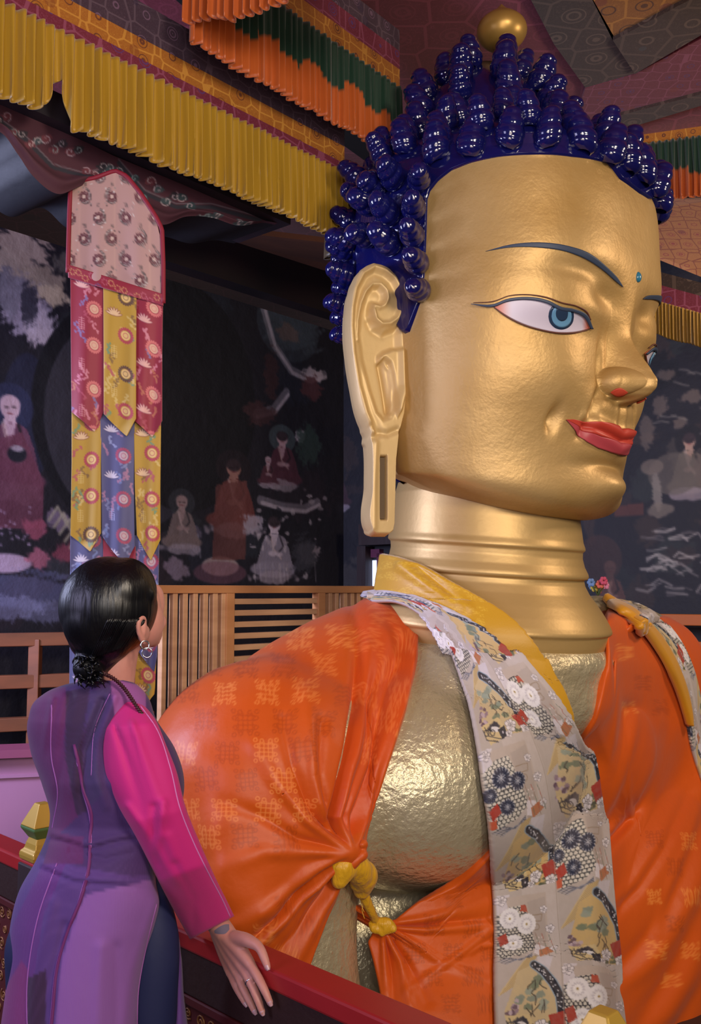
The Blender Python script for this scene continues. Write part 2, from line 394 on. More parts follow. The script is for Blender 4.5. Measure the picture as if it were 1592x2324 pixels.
# only the front two thirds is needed to aim at
ht = bvh(HV, HFc)
NT = BVHTree  # kept for clarity
def on_face(px, py, off):
    p, n = hit_near(ht, px, py, off); return p
def ribbon(name, top, bot, m, parent, n=40, k=6, off=.003, colfn=None, mirror=True, thick=None, label=None):
    T = resample(top, n); B = resample(bot, n); res = []
    P = np.zeros((k, n, 3)); PX = np.zeros((k, n, 2))
    for i in range(k):
        t = i/(k-1); Q = T*(1-t)+B*t; PX[i] = Q
        for j in range(n):
            o = off if thick is None else off*(.25+.75*math.sin(PI*t))
            P[i, j] = on_face(Q[j, 0], Q[j, 1], o)
    cols = colfn(PX) if colfn else None
    a = grid_obj(name, P, m, parent, cols, solid=-.004); res.append(a)
    if mirror:
        q = P-HO; s = q@HR; f = q@HF; P2 = loc2w(-s, f, q[..., 2]); b = grid_obj(name, P2, m, parent, cols, flip=True, solid=-.004); res.append(b)
    if label:
        for r in res: r['label'] = label
    return res
# --- brows, lids, eyes (traced on the near side, mirrored over the nose)
ribbon('eyebrow', [(1103, 571), (1160, 556), (1222, 551), (1290, 559), (1335, 574), (1378, 607), (1404, 635), (1414, 652)],
       [(1103, 571), (1160, 562), (1222, 562), (1285, 571), (1330, 588), (1372, 616), (1400, 641), (1414, 652)], ink, statue, label='painted dark blue eyebrow')
upper = [(1122, 696), (1150, 685), (1198, 680), (1240, 688), (1270, 701), (1300, 706), (1322, 716), (1337, 744)]
lower = [(1122, 696), (1145, 713), (1180, 732), (1225, 747), (1274, 755), (1310, 752), (1337, 744)]
def eyecol(PX):
    c = np.zeros(PX.shape[:2]+(3,)); c[:] = (.76, .73, .80)
    x = PX[..., 0]; r = np.clip(sstep(1165, 1125, x)+sstep(1318, 1336, x), 0, 1)[..., None]*.75
    return c*(1-r)+np.array([.75, .25, .12])*r
ribbon('eye', upper, lower, eye_white, statue, n=70, k=22, off=.003, colfn=eyecol, label='white of the eye with reddish corners')
def clip_disc(cx, cy, rx, ry, ylo):
    """disc outline as top and bottom curve between the lids"""
    X = np.linspace(cx-rx, cx+rx, 26); U = np.array(resample(upper, 200)); 
    top = []; bot = []
    for x in X:
        hh = ry*math.sqrt(max(0, 1-((x-cx)/rx)**2)); yu = np.interp(x, U[:, 0], U[:, 1])+1; top.append((x, max(cy-hh, yu))); bot.append((x, max(cy+hh, max(cy-hh, yu)+.3)))
    return top, bot
for nm, (rx, ry), m, o in (('iris_ring', (28, 31), iris_d, .006), ('iris', (22, 26), iris_m, .0085), ('pupil', (13, 17), iris_d, .011)):
    t, b = clip_disc(1272, 717 if nm != 'pupil' else 710, rx, ry, 0); ribbon(nm, t, b, m, statue, n=26, k=10, off=o)
ribbon('upper_lid_line', [(1072, 691), (1122, 691), (1150, 680), (1198, 675), (1240, 682), (1270, 695), (1300, 700), (1326, 711), (1341, 745)],
       [(1072, 692), (1122, 697), (1150, 686), (1198, 681), (1240, 689), (1270, 703), (1300, 707), (1321, 718), (1336, 746)], ink, statue, n=60, k=4, off=.012, label='dark blue painted upper lid line')
ribbon('lower_lid_line', [(1122, 696), (1145, 713), (1180, 732), (1225, 747), (1274, 755), (1310, 752), (1337, 744)],
       [(1121, 698), (1144, 716), (1179, 735), (1225, 750), (1274, 758.5), (1311, 755.5), (1338, 746)], inkb, statue, n=50, k=3, off=.006, label='brown painted lower lid line')
ribbon('lid_crease_line', [(1076, 687), (1122, 683), (1155, 671), (1198, 668), (1240, 674), (1275, 686), (1310, 694), (1332, 707), (1340, 725)],
       [(1076, 688), (1122, 685), (1155, 673), (1198, 670), (1240, 676.5), (1275, 688.5), (1310, 696.5), (1330, 709), (1338, 726)], inkb, statue, n=60, k=3, off=.004, label='brown painted line above the eye')
# --- lips, traced from corner to the middle in head space so both halves meet
def lips(name, top, bot, m, off):
    n = 44; k = 10; half = []
    T = resample(top, n, False); B = resample(bot, n, False); P = np.zeros((k, n, 3))
    for i in range(k):
        t = i/(k-1)
        for j in range(n):
            s = T[j, 0]*(1-t)+B[j, 0]*t; z = T[j, 1]*(1-t)+B[j, 1]*t; P[i, j] = surf_sz(s, z, off)
    Q = P[:, ::-1].copy(); q = Q-HO; Q = loc2w(-(q@HR), q@HF, q[..., 2]); full = np.concatenate([P, Q[:, 1:]], 1)
    return grid_obj(name, full, m, statue, solid=-.004)
def surf_sz(s, z, off):
    lo, hi = 0., 1.4
    for _ in range(26):
        t = (lo+hi)/2; r = float(base_r(np.array(t), np.array(z)))
        if r*math.sin(t) < s: lo = t
        else: hi = t
    f = float(base_r(np.array(lo), np.array(z)))*math.cos(lo)+float(face_disp(np.array(float(s)), np.array(float(z))))
    return loc2w(np.array(s), np.array(f+off), np.array(z))
def px_sz(px, py):
    p, n = hit_near(ht, px, py); s, f, z = w2loc(p); return max(0, s), z
LU = [px_sz(*q) for q in [(1279, 954), (1300, 960), (1320, 958), (1342, 957), (1375, 959), (1400, 966)]]; 
LM = [px_sz(*q) for q in [(1279, 954), (1300, 968), (1330, 981), (1362, 991), (1388, 998)]]
LL = [px_sz(*q) for q in [(1279, 955), (1300, 981), (1330, 1003), (1355, 1017), (1385, 1027)]]
zU = px_sz(1420, 976)[1]; zM = px_sz(1402, 1002)[1]; zL = px_sz(1424, 1031)[1]
CO = (.262, 2.117); LU = [CO, (.235, 2.120)]+LU[2:]; LM = [CO, (.222, 2.104)]+LM[2:]; LL = [CO, (.222, 2.088)]+LL[2:]
zU = LU[-1][1]-.006; zM = LM[-1][1]-.003; zL = LL[-1][1]-.003
lips('upper_lip', LU+[(0, zU)], LM+[(0, zM)], lip_up, .006)['label'] = 'red painted upper lip'
lips('lower_lip', LM+[(0, zM)], LL+[(0, zL)], lip_lo, .005)['label'] = 'rose painted lower lip'
# --- nostrils and the blue stone between the brows
ribbon('nostril', [(1387+i*4.2, 889-9*math.sin(PI*i/9)) for i in range(10)], [(1387+i*4.2, 889+9*math.sin(PI*i/9)) for i in range(10)], nost_m, statue, n=16, k=8, off=.004, label='red painted nostril')
up_, _ = hit_near(ht, 1437, 622); us, uf, uz = w2loc(up_)
Pd = np.array([[tuple(loc2w(np.array(.015*math.sin(a)*math.cos(b)), np.array(uf+.012*math.cos(a)), np.array(uz+.019*math.sin(a)*math.sin(b)))) for b in np.linspace(0, 2*PI, 17)[:-1]] for a in np.linspace(0.02, PI*.6, 8)])
grid_obj('forehead_stone', Pd, mat('turquoise', '2f6f8e', rough=.2), statue, wrap=True)['label'] = 'small turquoise stone between the brows'
# --- neck
NF = -.055
prof = [(1.98, .33), (1.90, .352), (1.80, .362), (1.73, .370), (1.712, .376), (1.702, .377), (1.694, .367), (1.67, .366), (1.64, .373), (1.615, .385), (1.604, .387), (1.597, .384), (1.591, .369), (1.57, .373), (1.54, .388), (1.50, .418), (1.46, .444), (1.43, .460), (1.412, .467), (1.402, .467), (1.396, .458), (1.36, .452), (1.25, .42)]
pr = resample([(z, r) for z, r in prof], 170, smooth=False); a = np.linspace(0, 2*PI, 129)[:-1]
zz_, aa = np.meshgrid(pr[:, 0], a, indexing='ij'); rr_ = np.repeat(pr[:, 1][:, None], 128, 1)
s_ = rr_*np.sin(aa)*.97; f_ = NF+rr_*np.cos(aa); Pn = loc2w(s_, f_, zz_-.085*(f_-.1)*sstep(1.95, 1.8, zz_)+.01)
grid_obj('neck', Pn, gold_smooth, statue, wrap=True)
# --- ear: relief slab with curled helix, bowl, tragus and slotted lobe, traced in its own plane
ear_c = loc2w(np.array(.56), np.array(-.02), np.array(2.36))
en = np.array([.40, -.917, 0]); eh = np.array([.917, .40, 0])          # plane normal (towards front right), in-plane axis (towards the face)
def ear_plane(px, py):
    d = np.array(ray(px, py)); t = ((ear_c-np.array(CAM))@en)/(d@en); return np.array(CAM)+d*t
K = 3.32
def cx_(x, y): return (740+x/K, 560+y/K)
Redge = [(128, 370), (135, 430), (165, 490), (230, 545), (300, 566), (420, 582), (560, 584), (750, 588), (1110, 602), (1250, 588), (1400, 550), (1600, 530), (1850, 524), (2080, 518), (2130, 508), (2152, 480)]
Ledge = [(128, 366), (140, 330), (180, 280), (300, 218), (450, 190), (600, 184), (800, 200), (1050, 242), (1250, 290), (1400, 345), (1500, 352), (1800, 352), (2110, 350), (2140, 362), (2152, 380)]
ne_v, ne_u = 420, 150
yv = np.linspace(129, 2151, ne_v); Uu = np.linspace(0, 1, ne_u)
XL = smooth_interp(Ledge, yv)[:, None]; XR = interp(Redge, yv)[:, None]
X = XL+(XR-XL)*Uu[None]; Y = np.repeat(yv[:, None], ne_u, 1)
def soft(d, w): return np.clip(1-(d/w), 0, 1)**1.0
dedge = np.minimum(dpoly(X, Y, [(x, y) for y, x in Ledge])[0], 200)
rel = np.zeros_like(X)
# helix rim: raised band along the left and top, then channel
dl, _ = dpoly(X, Y, [(360, 1390), (300, 1250), (245, 1050), (205, 800), (190, 600), (196, 450), (222, 310), (280, 200), (366, 150), (450, 180), (520, 240), (556, 310)])
rel += 14*np.exp(-(dl/20)**2)
rel -= 10*np.exp(-((dl-45)/26)**2)*(Y < 1500)
bowl = [(262, 480), (300, 350), (350, 285), (410, 290), (450, 350), (450, 410), (420, 450), (360, 440), (352, 520), (380, 600), (440, 640), (520, 610), (566, 540), (570, 760), (575, 1050), (540, 1180), (500, 1290), (440, 1310), (385, 1250), (330, 1080), (270, 850), (245, 650)]
db, _ = dpoly(X, Y, bowl+[bowl[0]]); sd = np.where(inpoly(X, Y, bowl), db, -db); rel -= 26*sstep(-14, 40, sd)
curl = [(245, 700), (240, 560), (262, 420), (300, 330), (350, 285), (410, 285), (452, 330), (462, 390), (440, 440), (400, 458), (365, 440)]
dc, _ = dpoly(X, Y, curl); rel += 12*np.exp(-(dc/13)**2)
curl2 = [(352, 470), (372, 545), (420, 585), (480, 580), (535, 540), (572, 450)]
dc, _ = dpoly(X, Y, curl2); rel += 20*np.exp(-(dc/15)**2)
dc, _ = dpoly(X, Y, [(350, 560), (385, 620), (450, 650), (520, 620)]); rel -= 10*np.exp(-(dc/26)**2)
rel += 13*np.exp(-(((X-400)/70)**2+((Y-380)/75)**2))
tr = [(405, 880), (405, 835), (430, 800), (500, 768), (575, 762)]
dt, _ = dpoly(X, Y, tr); rel += 0
trag = [(400, 870), (402, 820), (440, 785), (505, 760), (590, 762), (600, 1120), (575, 1230), (540, 1290), (520, 1240), (515, 1100), (500, 960), (480, 880), (445, 850), (420, 880)]
dg_, _ = dpoly(X, Y, trag+[trag[0]]); sd = np.where(inpoly(X, Y, trag), dg_, -dg_); rel += 30*sstep(-6, 26, sd)
dt, _ = dpoly(X, Y, [(425, 880), (445, 980), (462, 1080), (478, 1180), (486, 1240)]); rel -= 22*np.exp(-(dt/18)**2)
dt, _ = dpoly(X, Y, [(450, 860), (492, 930), (508, 1050), (508, 1180), (490, 1275)]); rel += 10*np.exp(-(dt/9)**2)
dt, _ = dpoly(X, Y, [(345, 1350), (400, 1400), (470, 1410), (540, 1380)]); rel -= 12*np.exp(-(dt/22)**2)*1.0
dt, _ = dpoly(X, Y, [(375, 1470), (362, 1800), (360, 2120)]); rel += 8*np.exp(-(dt/22)**2)
slot = (X > 412) & (X < 463) & (Y > 1585) & (Y < 2046)
rel = np.where(slot, -45, rel)
# smooth the relief a little
for _ in range(9):
    rs_ = rel.copy(); rs_[1:-1, 1:-1] = (rel[1:-1, 1:-1]*2+rel[:-2, 1:-1]+rel[2:, 1:-1]+rel[1:-1, :-2]+rel[1:-1, 2:])/6; rel = np.where(slot, -45, rs_)
pxm = 3.2/2150/K
Pe = np.zeros((ne_v, ne_u, 3))
for i in range(ne_v):
    for j in range(ne_u):
        q = cx_(X[i, j], Y[i, j]); Pe[i, j] = ear_plane(*q)+en*rel[i, j]*pxm*2.0
THK = .125
back_ = np.array([-.25, .97, 0])
cols_l = []
def wallstrip(edge): return [edge+back_*THK*t for t in (0, .05, .5, .95, 1)]
# side wall: sweep the outline back; the lower part is thicker and slants out like the photo's rim
outline = np.concatenate([Pe[:, 0], Pe[-1, 1:], Pe[::-1, -1][1:], Pe[0, ::-1][1:-1]])
V = [Pe.reshape(-1, 3)]; nE = ne_v*ne_u
rim = []
oc = outline.mean(0)
for t, inset in ((.04, -.004), (.5, -.012), (.96, -.004), (1.0, .01)):
    d = outline-oc; d2 = d-np.outer(d@en, en); d2 /= np.linalg.norm(d2, axis=1)[:, None]+1e-9
    rim.append(outline+back_*THK*t-d2*inset)
idx0 = np.concatenate([np.arange(ne_v)*ne_u, (ne_v-1)*ne_u+np.arange(1, ne_u), (np.arange(ne_v)*ne_u+ne_u-1)[::-1][1:], np.arange(ne_u)[::-1][1:-1]])
L_ = len(outline); faces = [tuple(f) for f in grid_faces(ne_v, ne_u)]; prev = idx0; base = nE
for r_ in rim:
    V.append(r_); cur = base+np.arange(L_)
    for i in range(L_): j = (i+1) % L_; faces.append((prev[i], prev[j], cur[j], cur[i]))
    prev = cur; base += L_
faces.append(tuple(prev))
VE = np.concatenate(V)
near_ear = mesh_obj('ear', VE, faces, gold_ear, statue); near_ear['label'] = 'long carved ear with a slotted lobe'
q = VE-HO; VM = loc2w(-(q@HR), q@HF, q[:, 2]); mesh_obj('ear', VM, [f[::-1] for f in faces], gold_ear, statue)
sl = [cx_(*c) for c in ((411, 1584), (464, 1584), (464, 2047), (411, 2047))]
sv = [tuple(ear_plane(*c)-en*.02) for c in sl]; sv += [tuple(np.array(v)-en*.01) for v in sv]
mesh_obj('lobe_slot', sv, [(0, 1, 2, 3), (4, 7, 6, 5), (0, 4, 5, 1), (1, 5, 6, 2), (2, 6, 7, 3), (3, 7, 4, 0)], slotm, near_ear, smooth=False)['label'] = 'brown slot in the ear lobe'
# --- hair cap with sideburn, dome and topknot
def hair_r(th, z): return base_r(th, np.minimum(z, 3.0))+.016
nt2 = 360; th2 = np.linspace(-PI, PI, nt2+1)[:-1]
HL = []
for q in [(1440, 392), (1380, 372), (1300, 357), (1200, 352), (1130, 357), (1070, 370), (1025, 388), (995, 412), (975, 438), (968, 470), (967, 560), (966, 640), (958, 680), (944, 720), (931, 756)]:
    p, n_ = hit_near(ht, *q); s_, f_, z_ = w2loc(p); HL.append((math.degrees(math.atan2(s_, f_)), z_))
print('HAIRLINE', [(round(a, 1), round(b, 2)) for a, b in HL])
HL2 = []
for a_, b_ in HL:
    if HL2 and a_ <= HL2[-1][0]+.15: a_ = HL2[-1][0]+.15
    HL2.append((a_, b_))
HL2 += [(HL2[-1][0]+2.5, 2.42), (HL2[-1][0]+6, 2.47), (104, 2.35), (112, 2.1), (125, 1.95), (180, 1.9)]
def zmin(t):
    d = np.degrees(t); z = interp([(0, HL2[0][1])]+[q for q in HL2 if q[0] > 2], np.abs(d))
    return np.where(d < -4, np.maximum(z, interp([(4, HL2[0][1]), (30, 2.985), (66, 2.95), (74, 2.9), (80, 2.7)], -d)*(d > -80)), z)
rows = []
for v in np.linspace(0, 1, 70):
    z = zmin(th2)*(1-v)+np.maximum(3.03, zmin(th2)+.02)*v; r = hair_r(th2, z)+(-.03 if v == 0 else 0); rows.append(loc2w(r*np.sin(th2), r*np.cos(th2), z))
DOME = [(0, 1.0), (.25, .975), (.5, .90), (.72, .78), (.88, .66), (1.0, .55)]
UF = .0
for v in np.linspace(0.03, 1, 22):
    z = 3.03+.17*v; k = smooth_interp([(0, 1.0), (.3, .96), (.6, .87), (.85, .74), (1, .64)], v); r = hair_r(th2, np.full_like(th2, 2.99))*k
    rows.append(loc2w(r*np.sin(th2), r*np.cos(th2)-.03*v, np.full_like(th2, z)))
ush = [(3.24, .33), (3.32, .30), (3.40, .265), (3.48, .215), (3.55, .155), (3.60, .10), (3.63, .05), (3.635, .002)]
for z, r in ush: rows.append(loc2w(r*np.sin(th2)*1.03, r*np.cos(th2)-.035, np.full_like(th2, z)))
HP = np.array(rows); hair = grid_obj('hair_cap', HP, blue_hair, statue, wrap=True, flip=True); hair['label'] = 'glossy dark blue hair cap'
hairt = bvh(HP.reshape(-1, 3), grid_faces(HP.shape[0], nt2, True))
# snail curls: ribbed cone that leans
def curl_mesh():
    prof = []
    for i in range(34):
        t = i/33; r = .046*(1-.45*t**1.8)*math.sqrt(max(0, 1-(max(0, t-.80)/.20)**2)) if t < 1 else .0005
        r *= (1+.12*abs(math.sin(t*PI*3.7+.4)) - .06)*(.45+.55*min(1, t/.22)**.6); prof.append((max(r, .0004), t*.125))
    P = []
    for i, (r, z) in enumerate(prof):
        t = z/.125; P.append([(r*math.cos(a)+.018*t*t, r*math.sin(a), z+.006*math.sin(a+.6)*(1-t)) for a in np.linspace(0, 2*PI, 19)[:-1]])
    return np.array(P)
cm = curl_mesh(); cproto = grid_obj('hair_curl', cm, blue_hair, None, wrap=True, flip=False)
cmesh = cproto.data; first = True; ncurl = 0
def put_curl(p, d, sc=1, spin=0.):
    global first, ncurl
    o = cproto if first else cproto.copy()
    if not first: C.objects.link(o)
    first = False; q = Vector(d).to_track_quat('Z', 'Y'); o.parent = statue
    o.matrix_basis = Matrix.Translation(Vector(p)-Vector(d).normalized()*.01) @ q.to_matrix().to_4x4() @ Matrix.Rotation(spin, 4, 'Z') @ Matrix.Scale(sc, 4)
    ncurl += 1
def cap_pt(th, z, zfun=None):
    """point and normal on the hair cap"""
    i = th2.searchsorted(th) % nt2
    o = Vector(loc2w(np.array(0.), np.array(-.03), np.array(z))); d = Vector(HR)*math.sin(th)+Vector(HF)*math.cos(th)
    h = hairt.ray_cast(o+d*2, -d)
    return h
rnd = random.Random(3); UZ_ = Vector((0, 0, 1))
def ring(z, t0, t1, n, upw, sc=1, off=0.):
    for k in range(n):
        t = math.radians(t0+(t1-t0)*(k+off)/max(1, n-1)); h = cap_pt(t, z+rnd.uniform(-.01, .01))
        if h[0] is None: continue
        o = (Vector(HR)*math.sin(t)+Vector(HF)*math.cos(t)); d = o*(1-upw)+Vector((0, 0, 1))*upw
        d += Vector((rnd.uniform(-.12, .12), rnd.uniform(-.12, .12), rnd.uniform(-.05, .1))); put_curl(h[0], d.normalized(), sc*rnd.uniform(.93, 1.07), rnd.uniform(0, 6))
ring(2.99, -72, 74, 14, .86, 1.12)
ring(3.07, -75, 82, 12, .84, 1.0, .4)
ring(3.15, -80, 95, 9, .80, .95)
ring(3.24, -95, 100, 8, .66, 1.12)
ring(3.35, -95, 110, 7, .62, 1.1)
ring(3.46, -95, 110, 6, .70, 1.1, .3)
ring(3.56, -80, 130, 5, .82, 1.05)
for k, (x, y) in enumerate([(944, 416), (932, 482), (930, 543), (940, 602), (944, 664)]):
    p, n_ = hit_near(hairt, x+10, y); put_curl(p, Vector(HR)*.86+Vector(HF)*.42+UZ_*.06, .95, k)
for k, (x, y) in enumerate([(886, 412), (876, 492), (878, 560), (836, 470), (832, 540), (850, 430)]):
    p, n_ = hit_near(hairt, x+14, y); put_curl(p, Vector(HR)*.95+UZ_*.15+Vector((rnd.uniform(-.15, .15), 0, rnd.uniform(-.1, .15))), 1.05, k)
for z, t0 in ((2.98, 112), (2.84, 121), (2.72, 122), (2.60, 124), (2.48, 122)): ring(z, t0, t0+1, 1, .2, .95)
for z in (2.95, 2.84, 2.73, 2.62): ring(z, 131, 145, 2, .22, .95)
ring(3.07, 98, 140, 3, .6); ring(3.16, 110, 140, 2, .65)
print('CURLS', ncurl)
# jewel on the topknot
jp = [(.0, .02), (.0, .036), (.012, .034), (.022, .024), (.034, .03), (.05, .062), (.075, .088), (.105, .100), (.135, .094), (.165, .066), (.19, .03), (.21, .012), (.222, .002)]
jz = at(1140, 92, 3.62); J = lathe([(r, z) for z, r in resample(jp, 40)], 32, (jz.x, jz.y, jz.z-.07)); grid_obj('topknot_jewel', J, mat('jewel_gold', 'b8924c', rough=.36, metal=.5), statue, wrap=True)['label'] = 'gold drop-shaped jewel on the topknot'
# ---------------------------------------------------------------- torso and right arm: one gilded surface
def L3(s, f, z): return tuple(loc2w(np.array(float(s)), np.array(float(f)), np.array(float(z))))
AX = (Vector(HR), Vector(HF), Vector((0, 0, 1)))
common = [
 ('e', L3(.36, -.10, .92), (.60, .46, .38), AX), ('e', L3(-.42, -.10, .92), (.60, .46, .38), AX),
 ('e', L3(.0, -.14, 1.08), (.60, .44, .38), AX),
 ('e', L3(0, -.25, .98), (1.15, .42, .42), AX),
 ('c', [L3(0, -.30, 1.34), L3(.50, -.30, 1.17), L3(.92, -.30, .98)], [.24, .29, .32]),
 ('e', L3(0, -.09, 1.18), (.62, .50, .27), AX), ('e', L3(0, -.05, 1.22), (.44, .44, .30), AX),
 ('c', [L3(0, -.25, 1.30), L3(-.6, -.08, 1.24), L3(-.92, .0, 1.21), L3(-1.22, .03, 1.15)], [.24, .28, .31, .30]),
 ('e', L3(-.75, -.15, 1.0), (.7, .45, .40), AX), ('e', L3(-.82, .0, 1.24), (.30, .26, .29), AX),
 ('e', L3(0, -.055, 1.28), (.50, .475, .165), AX), ('e', L3(0, -.055, 1.16), (.5, .47, .22), AX)]
arms = [('c', [L3(.94, -.28, .94), L3(1.00, -.26, .68), L3(1.03, -.12, .38), L3(1.00, .02, .0)], [.38, .36, .235, .21]),
 ('c', [L3(-1.22, .03, 1.14), L3(-1.26, -.02, .75), L3(-1.3, -.0, .35), L3(-1.3, .02, .0)], [.30, .41, .40, .34])]
BV, BFc = blobs(common+arms+[('e', L3(0, -.35, .25), (.85, .42, .55), AX)], .018, 12, .5)
body = mesh_obj('torso', BV, BFc, gilt, statue); body['label'] = 'hammered gilt chest, shoulders and bare upper arm'
bt = bvh(BV, BFc)
# the cloth hangs on the body and on the lap below the chest
DV, DF = blobs(common+arms[1:]+[('e', L3(-.1, -.2, .25), (1.05, .58, .75), AX), ('e', L3(-.9, -.2, .3), (.9, .5, .9), AX), ('e', L3(.3, -.12, .05), (.75, .60, .5), AX), ('e', L3(-.9, -.05, .0), (1.2, .62, .85), AX)], .024, 16, .5)
dt_ = bvh(DV, DF)
zs_ = np.linspace(1.8, 1.2, 30); rs_2 = smooth_interp([(-1.8, .385), (-1.6, .395), (-1.5, .425), (-1.4, .475), (-1.3, .47), (-1.2, .45)], -zs_)
a64 = np.linspace(0, 2*PI, 97)[:-1]; RR, AA = np.meshgrid(rs_2, a64, indexing='ij'); ZN = np.repeat(zs_[:, None], 96, 1); FN = NF+RR*np.cos(AA)
NKP = loc2w(RR*np.sin(AA)*.97, FN, ZN-.085*(FN-.1)+.01); NKV = NKP.reshape(-1, 3); NKF = grid_faces(30, 96, True)
def join_tree(*vf):
    V = np.concatenate([v for v, f in vf]); F = []; b = 0
    for v, f in vf: F += [tuple(int(i)+b for i in q) for q in f]; b += len(v)
    return bvh(V, F)
chest_t = join_tree((BV, BFc), (NKV, NKF)); drape_t = join_tree((DV, DF), (NKV, NKF))
# ================================================================ ROBES
def knot(cv, x, y, r, col, al=.55, rot=0., w=2.2):
    """endless knot: woven lattice with corner loops"""
    c_, s_ = math.cos(rot), math.sin(rot)
    def T(a, b): return (x+(a*c_-b*s_)*r, y+(a*s_+b*c_)*r)
    for k in (-.6, -.2, .2, .6):
        cv.line([T(k, -.75), T(k, .75)], w, col, al); cv.line([T(-.75, k), T(.75, k)], w, col, al)
    for a, b in ((-.4, -.88), (.4, -.88), (-.4, .88), (.4, .88), (-.88, -.4), (-.88, .4), (.88, -.4), (.88, .4)):
        p = T(a, b); cv.ring(p[0], p[1], r*.16, w, col, al)
    for a, b in ((-1, -1), (1, -1), (1, 1), (-1, 1)):
        p = T(a*.95, b*.95); cv.ring(p[0], p[1], r*.16, w, col, al)
def folds(X, Y, L):
    d = np.zeros(np.shape(X))
    for pts, w, a in L:
        dd, t = dpoly(X, Y, pts); ww = w*(.35+.65*t) if w > 0 else abs(w)
        d += a*np.exp(-(dd/ww)**2)*(1-.65*t)
    return d
def polar_drape(name, tree, centre, angs, border, m, off, fold=None, cv=None, nr=110, wrap=5, wstep=.06, parent=None, rmin=2, hem=None, solid=-.008, rmax=1500, bridge=0):
    """cloth laid on a surface, fanning out from a point; it ends at a border line or wraps round the silhouette"""
    cx, cy = centre; angs = angs[:-1]; na = len(angs); P = np.zeros((nr+wrap, na, 3)); PX = np.zeros((nr+wrap, na, 2))
    B = [(np.array(a, float), np.array(b, float)) for a, b in zip(border[:-1], border[1:])]
    NN = np.zeros((nr+wrap, na, 3))
    for j, an in enumerate(angs):
        d = np.array([math.cos(an), math.sin(an)]); rb = rmax
        for a, b in B:
            e = b-a; den = d[0]*e[1]-d[1]*e[0]
            if abs(den) < 1e-9: continue
            w = a-np.array([cx, cy]); t = (w[0]*e[1]-w[1]*e[0])/den; s = (w[0]*d[1]-w[1]*d[0])/den
            if t > 0 and -1e-6 <= s <= 1+1e-6: rb = min(rb, t)
        sil = None; r = 20
        while r < rb:
            if hit(tree, cx+d[0]*r, cy+d[1]*r)[0] is None: sil = r; break
            r += 12
        if sil:
            lo, hi = sil-12, sil
            for _ in range(9):
                mi = (lo+hi)/2
                if hit(tree, cx+d[0]*mi, cy+d[1]*mi)[0] is None: hi = mi
                else: lo = mi
            R_ = lo-.3
        else: R_ = rb
        for i in range(nr):
            r = rmin+(R_-rmin)*(i/(nr-1)); x = cx+d[0]*r; y = cy+d[1]*r; p, n = hit_near(tree, x, y); P[i, j] = p; NN[i, j] = n; PX[i, j] = (x, y)
        vd = (Vector(P[nr-1, j])-CAM).normalized()
        for k in range(wrap):
            if sil:
                p0 = Vector(P[nr-1, j]) if k == 0 else p0; q = p0+vd*wstep*2+Vector(NN[nr-1, j])*.02; h = tree.find_nearest(q); p0 = h[0]; P[nr+k, j] = p0; NN[nr+k, j] = h[1]
            else: P[nr+k, j] = P[nr-1, j]; NN[nr+k, j] = NN[nr-1, j]*(1-(k+1)/wrap*1.3)
            PX[nr+k, j] = PX[nr-1, j]
    if bridge:                       # cloth spans hollows instead of diving into them
        D = P[:nr]-np.array(CAM); ds = np.linalg.norm(D, axis=-1); U_ = D/ds[..., None]; d0 = ds.copy(); 
        for _ in range(bridge):
            e = ds.copy(); e[1:-1] = (ds[:-2]+ds[2:]+np.roll(ds, 1, 1)[1:-1]+np.roll(ds, -1, 1)[1:-1])/4; ds = np.minimum(e, d0)
        P[:nr] = np.array(CAM)+U_*ds[..., None]; w = np.clip((d0-ds)/.03, 0, 1)[..., None]; NN[:nr] = NN[:nr]*(1-w)-U_*w
    f = fold(PX[..., 0], PX[..., 1]) if fold else 0
    P = P+NN*(off+np.asarray(f))[..., None] if fold else P+NN*off
    # relax the surface a little so it reads as cloth
    for _ in range(2):
        Q = P.copy(); Q[1:-1] = (P[1:-1]*2+P[:-2]+P[2:]+np.roll(P, 1, 1)[1:-1]+np.roll(P, -1, 1)[1:-1])/6; P = Q
    cols = cv(PX) if cv else None
    return grid_obj(name, P, m, parent, cols, wrap=True, solid=solid)
def strip_drape(name, tree, left, right, m, off, fold=None, cv=None, n=160, k=40, parent=None, solid=-.006, relax=6, hem=.012, uv=None):
    """cloth strip between two traced edges laid on a surface"""
    Lp = resample(left, n); Rp = resample(right, n); P = np.zeros((n, k, 3)); NN = np.zeros((n, k, 3)); PX = np.zeros((n, k, 2))
    for i in range(n):
        for j in range(k):
            t = j/(k-1); q = Lp[i]*(1-t)+Rp[i]*t; p, nn = hit_near(tree, q[0], q[1]); P[i, j] = p; NN[i, j] = nn; PX[i, j] = q
    if relax:
        D = (P-np.array(CAM)); dist = np.linalg.norm(D, axis=-1); 
        for _ in range(relax):
            e = dist.copy(); e[1:-1] = (dist[:-2]+dist[2:]+2*dist[1:-1])/4; e[:, 1:-1] = (e[:, :-2]+e[:, 2:]+2*e[:, 1:-1])/4; dist = np.minimum(e, dist+.004)
        P = np.array(CAM)+D/np.linalg.norm(D, axis=-1)[..., None]*dist[..., None]
    o_ = np.full((n, k), off, float)
    if fold is not None: o_ = o_+fold(PX[..., 0], PX[..., 1])
    if hem: e = np.minimum(np.arange(k), np.arange(k)[::-1]); o_ = o_-hem*np.exp(-(e/1.0)**2)[None]
    P = P+NN*o_[..., None]
    cols = cv(PX) if cv else None
    return grid_obj(name, P, m, parent, cols, solid=solid)
ORG = 'd4490f'
